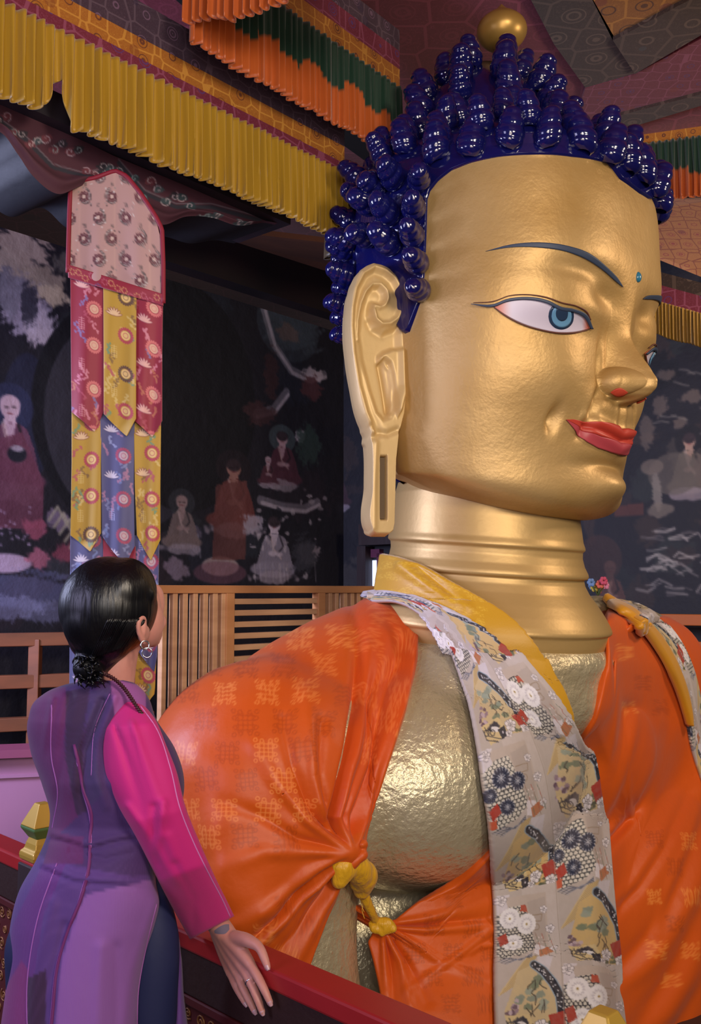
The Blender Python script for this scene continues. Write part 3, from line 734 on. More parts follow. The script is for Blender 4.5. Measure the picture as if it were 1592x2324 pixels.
def damask(seed, knots, base, hi, lo, size=(1700, 2420), step=1):
    cv = Canvas(size[0], size[1], base); rs = random.Random(seed)
    for x, y, r, kind in knots: knot(cv, x, y, r, hi if kind else lo, .85 if kind else .7, rs.uniform(-.1, .1)+.78*0, max(2, r*.11))  # woven knots; satin gloss put in as lighter and darker colour
    return cv
robe_m = mat('orange_satin', attr=True, rough=.45, sheen=.08, spec=.35, var=(2.2, 'c8480a', .3), bump=[(14, .14, .02), (420, .10, .001)])
# ---- cape over the near shoulder
def edge_knots(rs, poly, n, r0, r1, pk):
    K = []
    xs = [p[0] for p in poly]; ys = [p[1] for p in poly]
    row = 0
    y = min(ys)
    while y < max(ys):
        x = min(xs)+(row % 2)*40
        while x < max(xs):
            xx = x+rs.uniform(-5, 5); yy = y+rs.uniform(-5, 5)
            if inpoly(np.array(xx), np.array(yy), poly): K.append((xx, yy, rs.uniform(r0, r1), rs.random() < pk))
            x += 82
        y += 62; row += 1
    return K
rs = random.Random(5)
kn = edge_knots(rs, [(400, 1560), (700, 1400), (800, 1420), (760, 1650), (700, 1860), (560, 1980), (440, 1900), (400, 1700)], 0, 21, 26, .6)
kn += edge_knots(rs, [(820, 1400), (950, 1400), (940, 1560), (880, 1730), (790, 1860), (800, 1600)], 0, 24, 28, .9)
kn += edge_knots(rs, [(520, 2100), (720, 1980), (720, 2150), (560, 2240)], 0, 20, 24, .3)
cape_cv = damask(2, kn, 'c8540e', 'e6843e', 'a84208')
stripe = [(806, 1380), (808, 1480), (795, 1600), (775, 1720), (745, 1850)]
sx = cape_cv; dpoly_ = dpoly(sx.X, sx.Y, stripe)
for _x in (0,):
    cape_cv.mix((slice(None), slice(None)), (inpoly(sx.X, sx.Y, [(806, 1360), (960, 1380), (950, 1520), (840, 1850), (770, 1900), (745, 1850), (775, 1720), (795, 1600), (808, 1480)])).astype(float)*.35, 'd8451c')
KX, KY = 768, 1925
cape_folds = [([(KX, KY), (740, 1850), (775, 1720), (797, 1600), (808, 1480), (806, 1380)], 12, -.050), ([(KX, KY), (752, 1850), (790, 1720), (815, 1600), (828, 1480)], 14, .026),
 ([(KX, KY), (790, 1850), (830, 1740), (870, 1600), (900, 1480)], 16, -.020), ([(KX, KY), (810, 1860), (850, 1760), (890, 1650)], 14, .022), ([(KX, KY), (775, 1840), (815, 1740), (850, 1600), (870, 1450)], 16, .016),
 ([(KX, KY), (720, 1820), (700, 1700), (690, 1580)], 18, .022), ([(KX, KY), (700, 1840), (660, 1740), (640, 1640)], 16, -.022), ([(KX, KY), (690, 1860), (630, 1780), (580, 1700)], 18, .018), ([(KX, KY), (735, 1860), (715, 1760), (722, 1650)], 12, -.026),
 ([(KX, KY), (670, 1900), (590, 1850), (520, 1820)], 18, -.016), ([(KX, KY), (680, 1930), (600, 1930), (520, 1960)], 20, .016),
 ([(KX, KY), (700, 1990), (620, 2080), (520, 2180), (460, 2240)], 13, -.055), ([(KX, KY), (715, 1985), (640, 2070), (550, 2170), (490, 2240)], 15, .036), ([(KX, KY), (690, 1975), (600, 2050), (480, 2120)], 18, .020),
 ([(KX, KY), (730, 2010), (680, 2090), (610, 2180), (570, 2240)], 14, -.022), ([(KX, KY), (745, 2010), (705, 2100), (660, 2190)], 14, .020),
 ([(560, 2120), (500, 1980), (450, 1800)], -40, .03), ([(420, 2100), (470, 1950), (440, 1800)], -30, -.03), ([(600, 2060), (560, 1950), (470, 1740)], -45, .02)]
def cape_fold(X, Y):
    d = folds(X, Y, cape_folds); r = np.hypot(X-KX, Y-KY)
    return d*sstep(4, 60, r)+.05*np.exp(-(r/40)**2)+.004*np.sin(X*.035+np.sin(Y*.02)*2)*np.sin(Y*.013)
cape_edge = [(790, 1340), (880, 1362), (950, 1392), (946, 1500), (918, 1620), (892, 1700), (862, 1790), (836, 1850), (806, 1905), (785, 1950), (757, 2005), (735, 2075), (706, 2155), (660, 2300), (600, 2430), (200, 2430)]
angs = np.linspace(0, 2*PI, 341)
C0 = (640, 1800)
smp = lambda cv: (lambda PX: cv.sample(PX[..., 0]/cv.w, PX[..., 1]/cv.h))
cape = polar_drape('shoulder_robe', bt, C0, angs, cape_edge, robe_m, .022, cape_fold, smp(cape_cv), nr=190, rmin=1, wrap=7)
tag(cape, 'orange damask robe tied over the statue shoulder nearest the woman', 'robe')
# knot of the cape, on the arm
kp, kn_ = hit(bt, 778, 1932, .05)
kb = []
rs = random.Random(9)
def knot_blob(c, r, n, m, name, parent, seed, sc=(1, 1, 1)):
    rs = random.Random(seed); parts = []
    for k in range(n):
        a = rs.uniform(0, 6.28); b = rs.uniform(-1, 1); d = Vector((math.cos(a), math.sin(a), b)).normalized()*r*.55
        pts = []
        for q in range(5):
            ang = a+q*.55; pts.append(tuple(Vector(c)+Vector((math.cos(ang)*r*.6*sc[0], math.sin(ang)*r*.35*sc[1], (b*.5+math.sin(ang*1.3)*.35)*r*sc[2]))))
        parts.append(('c', pts, [r*.22, r*.34, r*.38, r*.34, r*.2]))
    V, F = blobs(parts, r*.09, 3, .5)
    return V, F
V, F = knot_blob(kp, .042, 6, robe_m, 'k', None, 4, (1, 1, 1.2))
mesh_obj('knot', V, F, robe_m, cape, colors=np.tile(np.array([.78, .33, .07]), (len(V), 1)))
# ---- lower robe fanning out of the yellow tie
kn = edge_knots(rs, [(900, 2130), (1100, 1980), (1110, 2330), (960, 2330)], 0, 18, 22, .12)
low_cv = damask(3, kn, 'd0580e', 'e88840', 'ae480a')
LK = (868, 2104)
low_folds = [([LK, (960, 2100), (1100, 2085)], 10, -.024), ([LK, (960, 2112), (1100, 2100)], 10, .020), ([LK, (950, 2090), (1100, 2050)], 14, .012), ([LK, (950, 2150), (1000, 2190), (1100, 2240)], 14, .014),
 ([LK, (920, 2180), (970, 2280)], 12, -.018), ([LK, (905, 2180), (930, 2290)], 11, .020), ([LK, (885, 2180), (895, 2280)], 10, -.016), ([LK, (870, 2180), (880, 2260)], 10, .016), ([(1105, 2110), (1010, 2190), (920, 2260)], -9, .010), ([(1105, 2145), (1080, 2150), (1060, 2165)], -5, .012)]
low_edge = [(862, 2096), (896, 2092), (948, 2049), (989, 2025), (1027, 2003), (1074, 1965), (1098, 1940), (1150, 1880), (1180, 1880), (1180, 2440), (930, 2440), (886, 2330), (868, 2265), (858, 2215), (849, 2177), (838, 2139), (856, 2106)]
low = polar_drape('waist_robe', drape_t, (960, 2160), np.linspace(0, 2*PI, 221), low_edge, robe_m, .02, lambda X, Y: folds(X, Y, low_folds)+.03*np.exp(-(np.hypot(X-LK[0], Y-LK[1])/22)**2), smp(low_cv), nr=110, rmin=1, wrap=4)
tag(low, 'orange robe gathered by the yellow tie below the statue bare chest', 'robe')
# ---- robe over the far shoulder
kn = edge_knots(rs, [(1440, 1880), (1592, 1850), (1592, 2300), (1460, 2200)], 0, 15, 19, .85)+edge_knots(rs, [(1380, 1420), (1470, 1500), (1520, 1650), (1420, 1650)], 0, 15, 18, .8)
right_cv = damask(4, kn, 'd0580e', 'ec8a3c', 'b0480c')
rf = [([(1366, 1925), (1440, 1840), (1490, 1740), (1515, 1640), (1500, 1540)], -13, -.036), ([(1366, 1905), (1430, 1820), (1478, 1730), (1500, 1640)], -14, .020), ([(1366, 1880), (1410, 1780), (1440, 1680), (1455, 1560)], -12, -.012), ([(1366, 1850), (1420, 1740), (1440, 1600), (1420, 1480)], -14, .012),
 ([(1380, 2075), (1440, 2020), (1500, 1930), (1560, 1800)], -13, -.018), ([(1380, 2060), (1440, 2000), (1500, 1900)], -16, .014), ([(1395, 2200), (1470, 2120), (1540, 2000), (1592, 1850)], -16, -.016), ([(1400, 2250), (1480, 2170), (1560, 2050), (1610, 1900)], -18, .018),
 ([(1440, 2330), (1520, 2200), (1592, 2050)], -18, -.020), ([(1480, 2330), (1550, 2220), (1600, 2120)], -18, .020), ([(1530, 2330), (1592, 2220)], -14, -.02), ([(1480, 2120), (1520, 2000), (1560, 1900), (1592, 1800)], -12, .01)]
body_t = bvh(DV, DF)
right_edge = [(1356, 1345), (1366, 1362), (1372, 1467), (1364, 1542), (1346, 1627), (1314, 1678), (1300, 1700), (1300, 2440), (1900, 2440)]
rob = polar_drape('far_shoulder_robe', body_t, (1450, 1900), np.linspace(0, 2*PI, 281), right_edge, robe_m, .014, lambda X, Y: folds(X, Y, rf)+.003*np.sin(X*.05+Y*.03), smp(right_cv), nr=170, rmin=1, wrap=4, rmax=520, bridge=160)
tag(rob, 'orange damask robe falling from the statue far shoulder beside the printed scarf', 'robe')
rn_ = 171+3; rob_V = np.array([v.co[:] for v in rob.data.vertices]); over_t = join_tree((DV, DF), (rob_V, [tuple(p.vertices) for p in rob.data.polygons]))
# ---- printed scarf: canvas with two half-drop columns of collage motifs
def chrys(cv, x, y, r, c1, c2, n=16):
    cv.ell(x, y, r*.96, r*.96, c2)
    for q, k, t in ((1, n, .26), (.62, 10, .26), (.3, 6, .3)): cv.flower(x, y, r*q, k, c1, None, q, t, 1, .42)
def scales(cv, pts, c1, c2, s=9):
    cv.poly(pts, c2); xs = [p[0] for p in pts]; ys = [p[1] for p in pts]; sub = Canvas(cv.w, cv.h, c2)
    b = cv.box(min(xs), min(ys), max(xs), max(ys)); X, Y = cv.X[b], cv.Y[b]; r = (Y//(s*.8)); d = np.hypot((X+(r % 2)*s/2) % s-s/2, (Y % (s*.8))-s*.5)
    cv.mix(b, inpoly(X, Y, pts)*(d < s*.40), c1)
def peony(cv, x, y, r, rs):
    for k in range(14):
        a = k*2.4; q = r*.75*math.sqrt(k/14); cv.ell(x+q*math.cos(a), y+q*math.sin(a), r*.36, r*.34, '4a4650'); cv.ell(x+q*math.cos(a), y+q*math.sin(a), r*.31, r*.29, 'e0dae2')
def motif(cv, ox, oy, alt, rs):
    P = lambda pts: [(ox+x, oy+y) for x, y in pts]
    T = lambda x: ox+x; U = lambda y: oy+y
    cv.poly(P([(0, 0), (150, 0), (150, 345), (0, 345)]), 'bfb5b4')
    cv.poly(P([(0, 0), (60, 0), (70, 345), (0, 345)]), 'b5aba8')
    # grey sheet and tan sheets
    cv.poly(P([(2, 4), (30, 6), (24, 60), (0, 70)]), 'cfc9d4'); cv.poly(P([(20, 12), (120, 16), (118, 140), (60, 150), (30, 60)]), 'b9aca6'); cv.poly(P([(72, 30), (118, 26), (110, 165), (86, 172)]), 'aea29e')
    cv.line(P([(76, 60), (108, 62), (104, 76), (80, 74)]), 1.6, '8d7a66'); cv.ring(T(92), U(88), 7, 1.6, '8d7a66')
    # chrysanthemum field
    fld = P([(0, 50), (30, 34), (66, 34), (90, 140), (60, 160), (8, 172), (0, 150)])
    if alt == 0:
        scales(cv, fld, 'c9c4bc', '1e2130', 9)
        for x, y in ((28, 60), (68, 78), (34, 122)):
            cv.flower(T(x), U(y), 24, 20, 'e6e4ec', None, 0, .42, 1, .3); cv.flower(T(x), U(y), 15, 14, 'c4c0cc', None, .2, .3, 1, .2); cv.flower(T(x), U(y), 11, 12, 'efedf3', None, 0, .4, 1, .1); cv.ell(T(x), U(y), 2.6, 2.6, 'a08850')
        cv.poly(P([(0, 100), (18, 92), (24, 118), (6, 128)]), 'a63a2c'); cv.poly(P([(56, 34), (68, 36), (72, 52), (54, 48)]), 'b04a34')
    else:
        scales(cv, fld, 'd4cfc8', '3a3f46', 10)
        for x, y, rr in ((38, 72, 22), (74, 88, 19), (40, 132, 17), (8, 100, 15)):
            chrys(cv, T(x), U(y), rr, '1b2340', 'b4b6c4')
        cv.poly(P([(0, 130), (20, 118), (26, 140), (4, 152)]), 'ab3528'); cv.poly(P([(0, 152), (14, 150), (12, 168), (0, 170)]), 'c25636')
    cv.flower(T(100), U(120), 10, 6, 'd8cfd0'); cv.poly(P([(88, 132), (112, 140), (104, 168), (84, 160)]), 'd9d2dc'); cv.poly(P([(96, 150), (124, 140), (128, 158), (98, 172)]), 'b57450')
    for k in range(5):
        x, y = [(112, 52), (124, 96), (10, 18), (128, 148), (104, 182)][k]; peony(cv, T(x), U(y), 9+k % 3*2, rs)
    for k in range(14): cv.line(P([(88+k*3.2, 100+(k*13) % 60), (91+k*3.2, 112+(k*13) % 60)]), 1.5, ['8a6a5a', '5c6a58', 'a04a3a'][k % 3], .8)
    # waves, fan of rays
    for k in range(6): cv.line(P([(2+k*4, 176+k*2), (26, 168+k*3), (52, 178-k), (80, 160+k*2)]), 1.4, ['3c4154', '8e93a8'][k % 2])
    for k in range(14):
        a = k/13; cv.line([(T(92-a*26), U(168+a*6)), (T(44-a*40), U(232+a*22))], 3.2, ['a78d62', 'c9b386'][k % 2])
    cv.poly(P([(92, 170), (128, 172), (112, 225), (92, 200)]), 'cbc5d0')
    # tree scene
    sc_ = P([(46, 205), (84, 188), (122, 215), (140, 300), (120, 345), (20, 330), (14, 290), (34, 240)])
    cv.poly(sc_, 'c8ab74' if alt else 'c4b08a')
    for k in range(12):
        x = 46+rs.random()*56; y = 215+rs.random()*80; cv.blot(T(x), U(y), 13, 8, ['7c8a80', '8f9c92', '6c7a66'][k % 3], k+alt*20, .9, .12)
    for k in range(9):
        x = 50+rs.random()*55; y = 220+rs.random()*85; q = [(x, y)]
        for _ in range(3): q.append((q[-1][0]+rs.uniform(-10, 10), q[-1][1]+rs.uniform(4, 11)))
        cv.line(P(q), 1.9, '332a24')
    for k in range(16): cv.blot(T(16+rs.random()*26), U(262+rs.random()*48), 6, 5, ['5c4458', '8a7288', 'b9a6b6'][k % 3], k, .9, .3)
    wv = P([(84, 190), (104, 205), (124, 232), (138, 262), (140, 292)]); cv.line(wv, 21, '8da0b4'); cv.line(wv, 16, '171a2c')
    for k in range(30):
        t = rs.random()*3.9; i = int(t); f = t-i; cv.ell(wv[i][0]*(1-f)+wv[i+1][0]*f+rs.uniform(-5, 5), wv[i][1]*(1-f)+wv[i+1][1]*f+rs.uniform(-5, 5), 1.7, 1.5, 'dfe0ea')
    # curling figure and dark square
    cv.poly(P([(14, 300), (70, 296), (84, 340), (30, 345)]), 'cdb88a'); cv.line(P([(18, 310), (22, 332), (50, 344)]), 2, '2c2a34'); cv.line(P([(24, 305), (30, 326), (60, 342)]), 2, '2c2a34')
    cv.blot(T(50), U(312), 22, 10, '2a2838', 3, 1, .1); cv.ell(T(52), U(318), 12, 6, 'd9d6dc', .4); cv.ring(T(26), U(318), 6, 2.2, '1d1d28'); cv.ring(T(42), U(322), 6, 2, '1d1d28')
    cv.poly(P([(58, 322), (78, 318), (80, 340), (62, 344)]), '17172a'); cv.ell(T(69), U(330), 2.6, 2.6, 'b9b4c0')
    # red patch with white peonies, green leaves
    for k in range(16): cv.blot(T(86+rs.random()*60), U(312+rs.random()*32), 6, 4, ['46503e', '5f6a52'][k % 2], k, .9, .3)
    cv.poly(P([(112, 300), (146, 292), (152, 328), (120, 332)]), 'a33226')
    for x, y, r in ((96, 322, 16), (134, 338, 14), (84, 338, 9)): peony(cv, T(x), U(y), r, rs)
rs = random.Random(11); scarf_cv = Canvas(290, 1260, 'c9bda8')
rs2 = random.Random(2)
for col, oy0 in ((0, -195), (1, -350)):
    for k in range(5): motif(scarf_cv, 2+col*146, oy0+k*345, (k+col+1) % 2, rs2)
scarf_cv.line([(146, 0), (146, 1260)], 1.2, '9b8f86')
scarf_m = mat('printed_cotton', attr=True, rough=.6, sheen=.1, var=(45, '9c9088', .18), bump=[(6, .12, .02), (500, .08, .0008)])
SL = [(836, 1380), (868, 1378), (911, 1378), (951, 1396), (986, 1429), (1015, 1476), (1038, 1533), (1057, 1618), (1069, 1689), (1081, 1783), (1092, 1853), (1103, 1979), (1109, 2146), (1111, 2324), (1112, 2430)]
SR = [(850, 1356), (888, 1350), (934, 1358), (996, 1382), (1067, 1415), (1133, 1457), (1190, 1514), (1227, 1556), (1293, 1641), (1331, 1703), (1350, 1783), (1361, 1853), (1369, 1958), (1377, 2062), (1392, 2188), (1398, 2324), (1404, 2430)]
def match(A, B, n=26):
    return resample(A, n), resample(B, n)
def scarf_col(n, k, u0=0, u1=1, v0=0, v1=1):
    V, U = np.meshgrid(np.linspace(v0, v1, n), np.linspace(u0, u1, k), indexing='ij'); return scarf_cv.sample(U, V)
def scarf_strip(name, tree, A, B, off, n, k, uv, fold=None, parent=None):
    o = strip_drape(name, tree, A, B, scarf_m, off, fold, lambda PX: scarf_col(n, k, *uv), n=n, k=k, parent=parent, solid=-.005, relax=10); return o
comb_t = drape_t
scarf = scarf_strip('scarf', comb_t, SL, SR, .045, 620, 150, (0, 1, 0, 1), lambda X, Y: .012*np.exp(-(dpoly(X, Y, [(1180, 1500), (1250, 1650), (1300, 1800), (1320, 2000), (1330, 2400)])[0]/26)**2)+.004*np.sin(X*.04))
tag(scarf, 'long printed scarf with white chrysanthemums and trees hanging down the statue chest', 'scarf')
FL = [(1378, 1372), (1407, 1386), (1468, 1429), (1520, 1505), (1544, 1571), (1556, 1640), (1568, 1700), (1592, 1775)]
FR = [(1386, 1364), (1402, 1366), (1454, 1378), (1500, 1408), (1535, 1448), (1570, 1520), (1588, 1600), (1600, 1680), (1612, 1770)]
sc2 = scarf_strip('scarf', over_t, FL, FR, .014, 260, 80, (.1, .75, .2, .6))
tag(sc2, 'printed scarf end over the statue far shoulder at the right edge', 'scarf')
# ---- yellow collar and trim
yel = mat('yellow_brocade', attr=True, rough=.45, sheen=.3, bump=[(10, .12, .015), (200, .15, .002)])
ycv = Canvas(200, 560, 'c4920c'); rs = random.Random(8)
for k in range(90):
    x = rs.uniform(0, 200); y = rs.uniform(0, 260); ycv.ring(x, y, rs.uniform(4, 8), 1.6, 'd9ae34', .8); ycv.flower(x+8, y+6, 9, 5, 'd9ae34', None, rs.random()*6, .5, .7)
def ycol(n, k):
    V, U = np.meshgrid(np.linspace(0, 1, n), np.linspace(0, 1, k), indexing='ij'); return ycv.sample(U, V)
YU = [(884, 1259), (920, 1268), (958, 1282), (1029, 1325), (1104, 1372), (1171, 1424), (1218, 1476), (1246, 1528), (1284, 1614)]
YL = [(868, 1352), (905, 1356), (938, 1362), (1000, 1388), (1066, 1420), (1127, 1460), (1190, 1520), (1230, 1572), (1287, 1634)]
col = strip_drape('collar', chest_t, YL, YU, yel, .035, lambda X, Y: .014*np.exp(-(dpoly(X, Y, [(930, 1290), (990, 1340), (1060, 1390)])[0]/14)**2)-.012*np.exp(-(dpoly(X, Y, [(960, 1290), (1000, 1330), (1040, 1370)])[0]/10)**2), lambda PX: ycol(240, 44), n=240, k=44, solid=-.008, relax=60)
tag(col, 'yellow brocade collar folded round the statue neck', 'collar')
TL = [(1370, 1368), (1385, 1386), (1430, 1415), (1487, 1486), (1520, 1547), (1544, 1613), (1552, 1640)]
TR = [(1376, 1366), (1407, 1383), (1468, 1427), (1520, 1503), (1546, 1569), (1556, 1625), (1556, 1645)]
trim = strip_drape('collar', over_t, TL, TR, yel, .034, None, lambda PX: np.tile(np.array([.80, .56, .05]), (140, 12, 1)), n=140, k=12, solid=-.02, relax=4, hem=.02)
tag(trim, 'narrow yellow trim beside the scarf on the statue far shoulder', 'collar')
# ---- yellow tie between cape knot and lower robe
ty = mat('yellow_satin', 'd9a41c', rough=.42, sheen=.1, bump=[(34, .7, .02, (1, 1, .35))])
def hp(px, py, off, t=None): return tuple(hit_near(t or bt, px, py, off)[0])
k1 = Vector(hp(775, 1950, .06)); k2 = Vector(hit_near(drape_t, 866, 2100, .05)[0])
dd1 = (k1-CAM).length; dd2 = (k2-CAM).length
def tp(px, py, f): return tuple(CAM+ray(px, py).normalized()*(dd1*(1-f)+dd2*f))
parts = [('c', [tp(772, 1936, 0), tp(778, 1965, 0), tp(770, 1998, .02)], [.018, .038, .024]), ('c', [tp(786, 1940, 0), tp(784, 1975, 0), tp(776, 2000, .02)], [.018, .030, .018]),
 ('c', [tp(790, 1950, 0), tp(812, 1972, .2), tp(826, 2000, .4)], [.026, .040, .030]), ('c', [tp(800, 1965, .1), tp(832, 1990, .4), tp(822, 2020, .5)], [.024, .034, .026]), ('c', [tp(815, 2000, .4), tp(824, 2028, .6)], [.030, .018])]
V, F = blobs(parts, .006, 3, .5); tie = mesh_obj('tie', V, F, ty); tag(tie, 'yellow satin tie linking the shoulder knot to the waist robe', 'tie')
V, F = tube(resample([tp(822, 2018, .6), tp(832, 2045, .7), tp(845, 2072, .85), tp(857, 2096, 1.)], 24), list(np.linspace(.017, .011, 24)), 12); mesh_obj('cord', V, F, ty, tie)
c2 = Vector(tp(868, 2100, .99)); parts = []
for (ax, ay), (bx, by), (cx2, cy2), r in [((843, 2096), (850, 2108), (866, 2112), .012), ((860, 2092), (880, 2094), (893, 2108), .014), ((850, 2100), (866, 2094), (880, 2112), .015), ((868, 2118), (880, 2098), (862, 2096), .014), ((890, 2096), (894, 2108), (880, 2112), .010)]:
    parts.append(('c', [tp(ax, ay, .985), tp(bx, by, .96), tp(cx2, cy2, .985)], [r*.8, r*1.1, r*.8]))
V, F = blobs(parts, .005, 2, .5); mesh_obj('knot', V, F, ty, tie)
for pts in ([(818, 2020), (826, 2045), (822, 2065), (828, 2085)], [(824, 2025), (820, 2050), (827, 2070)]):
    V, F = tube(resample([tp(x, y, .7) for x, y in pts], 14), .0012, 5); mesh_obj('loose_thread', V, F, ty, tie)
# ================================================================ ROOM
DA = Vector((.762, -.648, 0)); DB = Vector((.652, .758, 0)); UZ = Vector((0, 0, 1))
def tocv(cv, poly): return poly
wood_dark = mat('dark_timber', '2a1a1c', rough=.6, bump=[(20, .3, .01, (1, 1, .2))])
mural_m = mat('mural_paint', attr=True, rough=.65, bump=[(9, .3, .02), (60, .2, .004)], var=(1.6, '0e0d16', .4))
W0 = Vector((-1.85, 5.0, 0)); CORNER = W0+DB*2.757
Wstart = W0-DB*2.6
# murals: figures painted on a canvas that is mapped on the wall
def wall_canvas(p0, d, L, z0, z1, dens):
    cw = int(L*dens); ch = int((z1-z0)*dens); cv = Canvas(cw, ch, '16141c')
    n = Vector((d.y, -d.x, 0))
    def M(px, py):                       # where the photo's pixel falls on this wall
        r = ray(px, py); t = (p0-CAM).dot(n)/r.dot(n); q = CAM+r*t
        return ((q-p0).dot(d)*dens, (z1-q.z)*dens)
    return cv, M
def figure(cv, M, x, y, h, robe, skin='a08890', halo=None, seed=0):
    """painted seated or standing figure, x y = head centre in the photo, h = head radius"""
    def E(dx, dy, rx, ry, col, al=1, rot=0, sd=None):
        a = M(x+dx*h, y+dy*h); b = M(x+dx*h+10, y+dy*h); k = abs(b[0]-a[0])/10; k2 = abs(M(x, y+10)[1]-M(x, y)[1])/10
        if sd is None: cv.ell(a[0], a[1], rx*h*k, ry*h*k2, col, rot, al)
        else: cv.blot(a[0], a[1], rx*h*k, ry*h*k2, col, sd, al, .08, .2)
    def Pg(pts, col, al=1): cv.poly([M(x+a*h, y+b*h) for a, b in pts], col, al)
    if halo: E(0, 0, 2.0, 2.1, halo, .9)
    Pg([(-.45, .6), (.45, .6), (.6, 1.6), (-.6, 1.6)], skin)
    Pg([(-1.3, 1.7), (-.5, 1.25), (.5, 1.25), (1.4, 1.8), (2.0, 3.4), (2.4, 5.2), (2.7, 6.0), (-2.5, 6.0), (-2.2, 4.8), (-1.8, 3.2)], robe, .92)
    E(0, 6.0, 3.1, 1.1, robe, .9)
    Pg([(-.5, 1.3), (.5, 1.3), (.25, 2.6), (-.1, 3.2)], skin, .85)
    cv.line([M(x+a*h, y+b*h) for a, b in ((-.6, 1.3), (-.1, 3.3), (.9, 4.6))], max(1.2, h*.12), 'c0a8a0', .5)
    cv.line([M(x+a*h, y+b*h) for a, b in ((.7, 1.5), (1.2, 3.0), (.2, 4.2))], max(1, h*.1), '0c0a10', .7)
    E(-.2, 3.9, .6, .35, skin, .8); E(.6, 4.0, .5, .3, skin, .8)
    E(0, 0, .82, 1.0, skin); E(0, -.35, .86, .75, '241a20' if seed % 2 else skin, .9)
    E(-.3, -.05, .16, .06, '1c1216'); E(.32, -.05, .16, .06, '1c1216'); E(0, .48, .2, .06, '6a3236')
    E(0, 7.1, 3.4, .9, '8c8088', .75, 0, seed)
DENS = 140
Lw = 2.6+2.757
cvL, M = wall_canvas(Wstart, DB, Lw, 0.2, 3.5, DENS)
def B_(x, y, rx, ry, col, seed, al=1, fr=.08):
    a = M(x, y); k = abs(M(x+10, y)[0]-a[0])/10; k2 = abs(M(x, y+10)[1]-a[1])/10; cvL.blot(a[0], a[1], rx*k, ry*k2, col, seed, al, fr)
def BE(x, y, rx, ry, col, al=1):
    a = M(x, y); k = abs(M(x+10, y)[0]-a[0])/10; k2 = abs(M(x, y+10)[1]-a[1])/10; cvL.ell(a[0], a[1], rx*k, ry*k2, col, 0, al)
def BL(pts, w, col, al=.8): cvL.line([M(*p) for p in pts], w, col, al)
def BP(pts, col, al=1): cvL.poly([M(*p) for p in pts], col, al)
for i in range(60):
    rs = random.Random(i); B_(rs.uniform(-400, 800), rs.uniform(500, 1400), rs.uniform(20, 90), rs.uniform(15, 70), rs.choice(['1e222a', '1a1c28', '221a22', '262a2c', '12121c', '2a2026']), i, .8)
for x, y, rx, ry, c in [(50, 560, 70, 45, 'b09a8c'), (30, 600, 60, 40, 'a89486'), (100, 640, 55, 40, '9a8878'), (60, 700, 60, 70, '8e8290'), (90, 740, 40, 50, 'a89aa4'), (120, 670, 40, 25, 'b4a088'), (20, 660, 40, 60, '6c6670'), (66, 690, 20, 60, '2a2832'), (150, 600, 30, 30, '5a5450')]: B_(x, y, rx, ry, c, int(x+y), .9, .22)
BE(60, 950, 60, 150, '1a1c30', .8)
BE(300, 950, 210, 270, '0a0a12'); BE(300, 960, 185, 240, '28262e'); BE(420, 900, 170, 260, '08080e', .9)
figure(cvL, M, 22, 925, 27, '5a3446', 'a88c96', '22253e', 2)
BP([(-20, 1000), (50, 980), (100, 1100), (96, 1200), (-40, 1200)], '5c3040', .9)
for k in range(24): rs = random.Random(k); BE(rs.uniform(-20, 70), rs.uniform(1150, 1240), 3, 3, '9c86a0', .7)
BE(38, 1030, 22, 19, '14141e'); BE(38, 1018, 15, 7, 'b8a4b0', .7)
BE(10, 1278, 62, 22, 'a890a8', .9); BE(500, 1285, 42, 22, '94807c', .9); BE(500, 1300, 60, 26, '6c4450', .6)
for x, y, c in [(75, 1200, '8a4458'), (130, 1180, '6c5c70'), (150, 1255, '7c3a4c'), (90, 1270, '9a586c'), (430, 1215, '5a5260'), (400, 1290, '7a6a76'), (130, 1290, '2a2c34')]: B_(x, y, 30, 26, c, int(x), .85, .15)
for k in range(5): BL([(110+k*12, 1180+k*16), (130+k*14, 1150+k*14), (150+k*8, 1190+k*12)], 2.4, '8c8474', .8)
for k in range(5): BL([(385+k*14, 1250-k*8), (400+k*12, 1215), (430+k*6, 1240+k*6)], 2.2, '7c7880', .6)
B_(60, 1340, 130, 50, '5a5c80', 31, .6, .2); B_(20, 1380, 90, 30, '7a7a9c', 32, .6, .3); B_(110, 1390, 60, 30, '6c6c8a', 33, .55, .3)
figure(cvL, M, 640, 905+90, 15, '4a2430', 'a08288', '3a4448', 1)
figure(cvL, M, 608, 1045, 8, '4c2832', 'a08890', None, 2)
figure(cvL, M, 622, 1190, 17, '7c7480', 'b0a2ac', '12121a', 1)
figure(cvL, M, 530, 1062, 20, '5c2e2a', '8a6258', '1a1218', 1); BP([(490, 1100), (560, 1090), (556, 1270), (480, 1270)], '5e3430', .8)
figure(cvL, M, 412, 1140, 15, '6c5c58', '8c7470', '2a2c30', 2)
B_(660, 730, 75, 70, '3c444c', 41, .9, .1); BE(655, 740, 70, 80, '343c44', .6); B_(655, 755, 28, 22, '5a4a46', 42, .8, .2)
for pts in ([(598, 700), (620, 780), (660, 840), (700, 860), (735, 850)], [(580, 940), (620, 930), (650, 890)], [(590, 1135), (640, 1150), (690, 1155), (720, 1140)]): BL(pts, 9, '8c848c', .55); BL([(x+4, y+6) for x, y in pts], 4, 'c4b6bc', .5)
for x, y, rx, ry, c in [(710, 850, 28, 16, 'a89aa0'), (705, 880, 26, 30, '4c2a2e'), (680, 990, 14, 16, 'a49aa2'), (575, 1190, 28, 26, '8c848e'), (700, 1255, 28, 26, '8a7e84'), (700, 1010, 30, 50, '2a3a36'), (690, 1260, 30, 50, '34343c'), (615, 850, 18, 60, '3a2224'), (590, 940, 40, 30, '3e2426')]: B_(x, y, rx, ry, c, int(x*y) % 97, .85, .2)
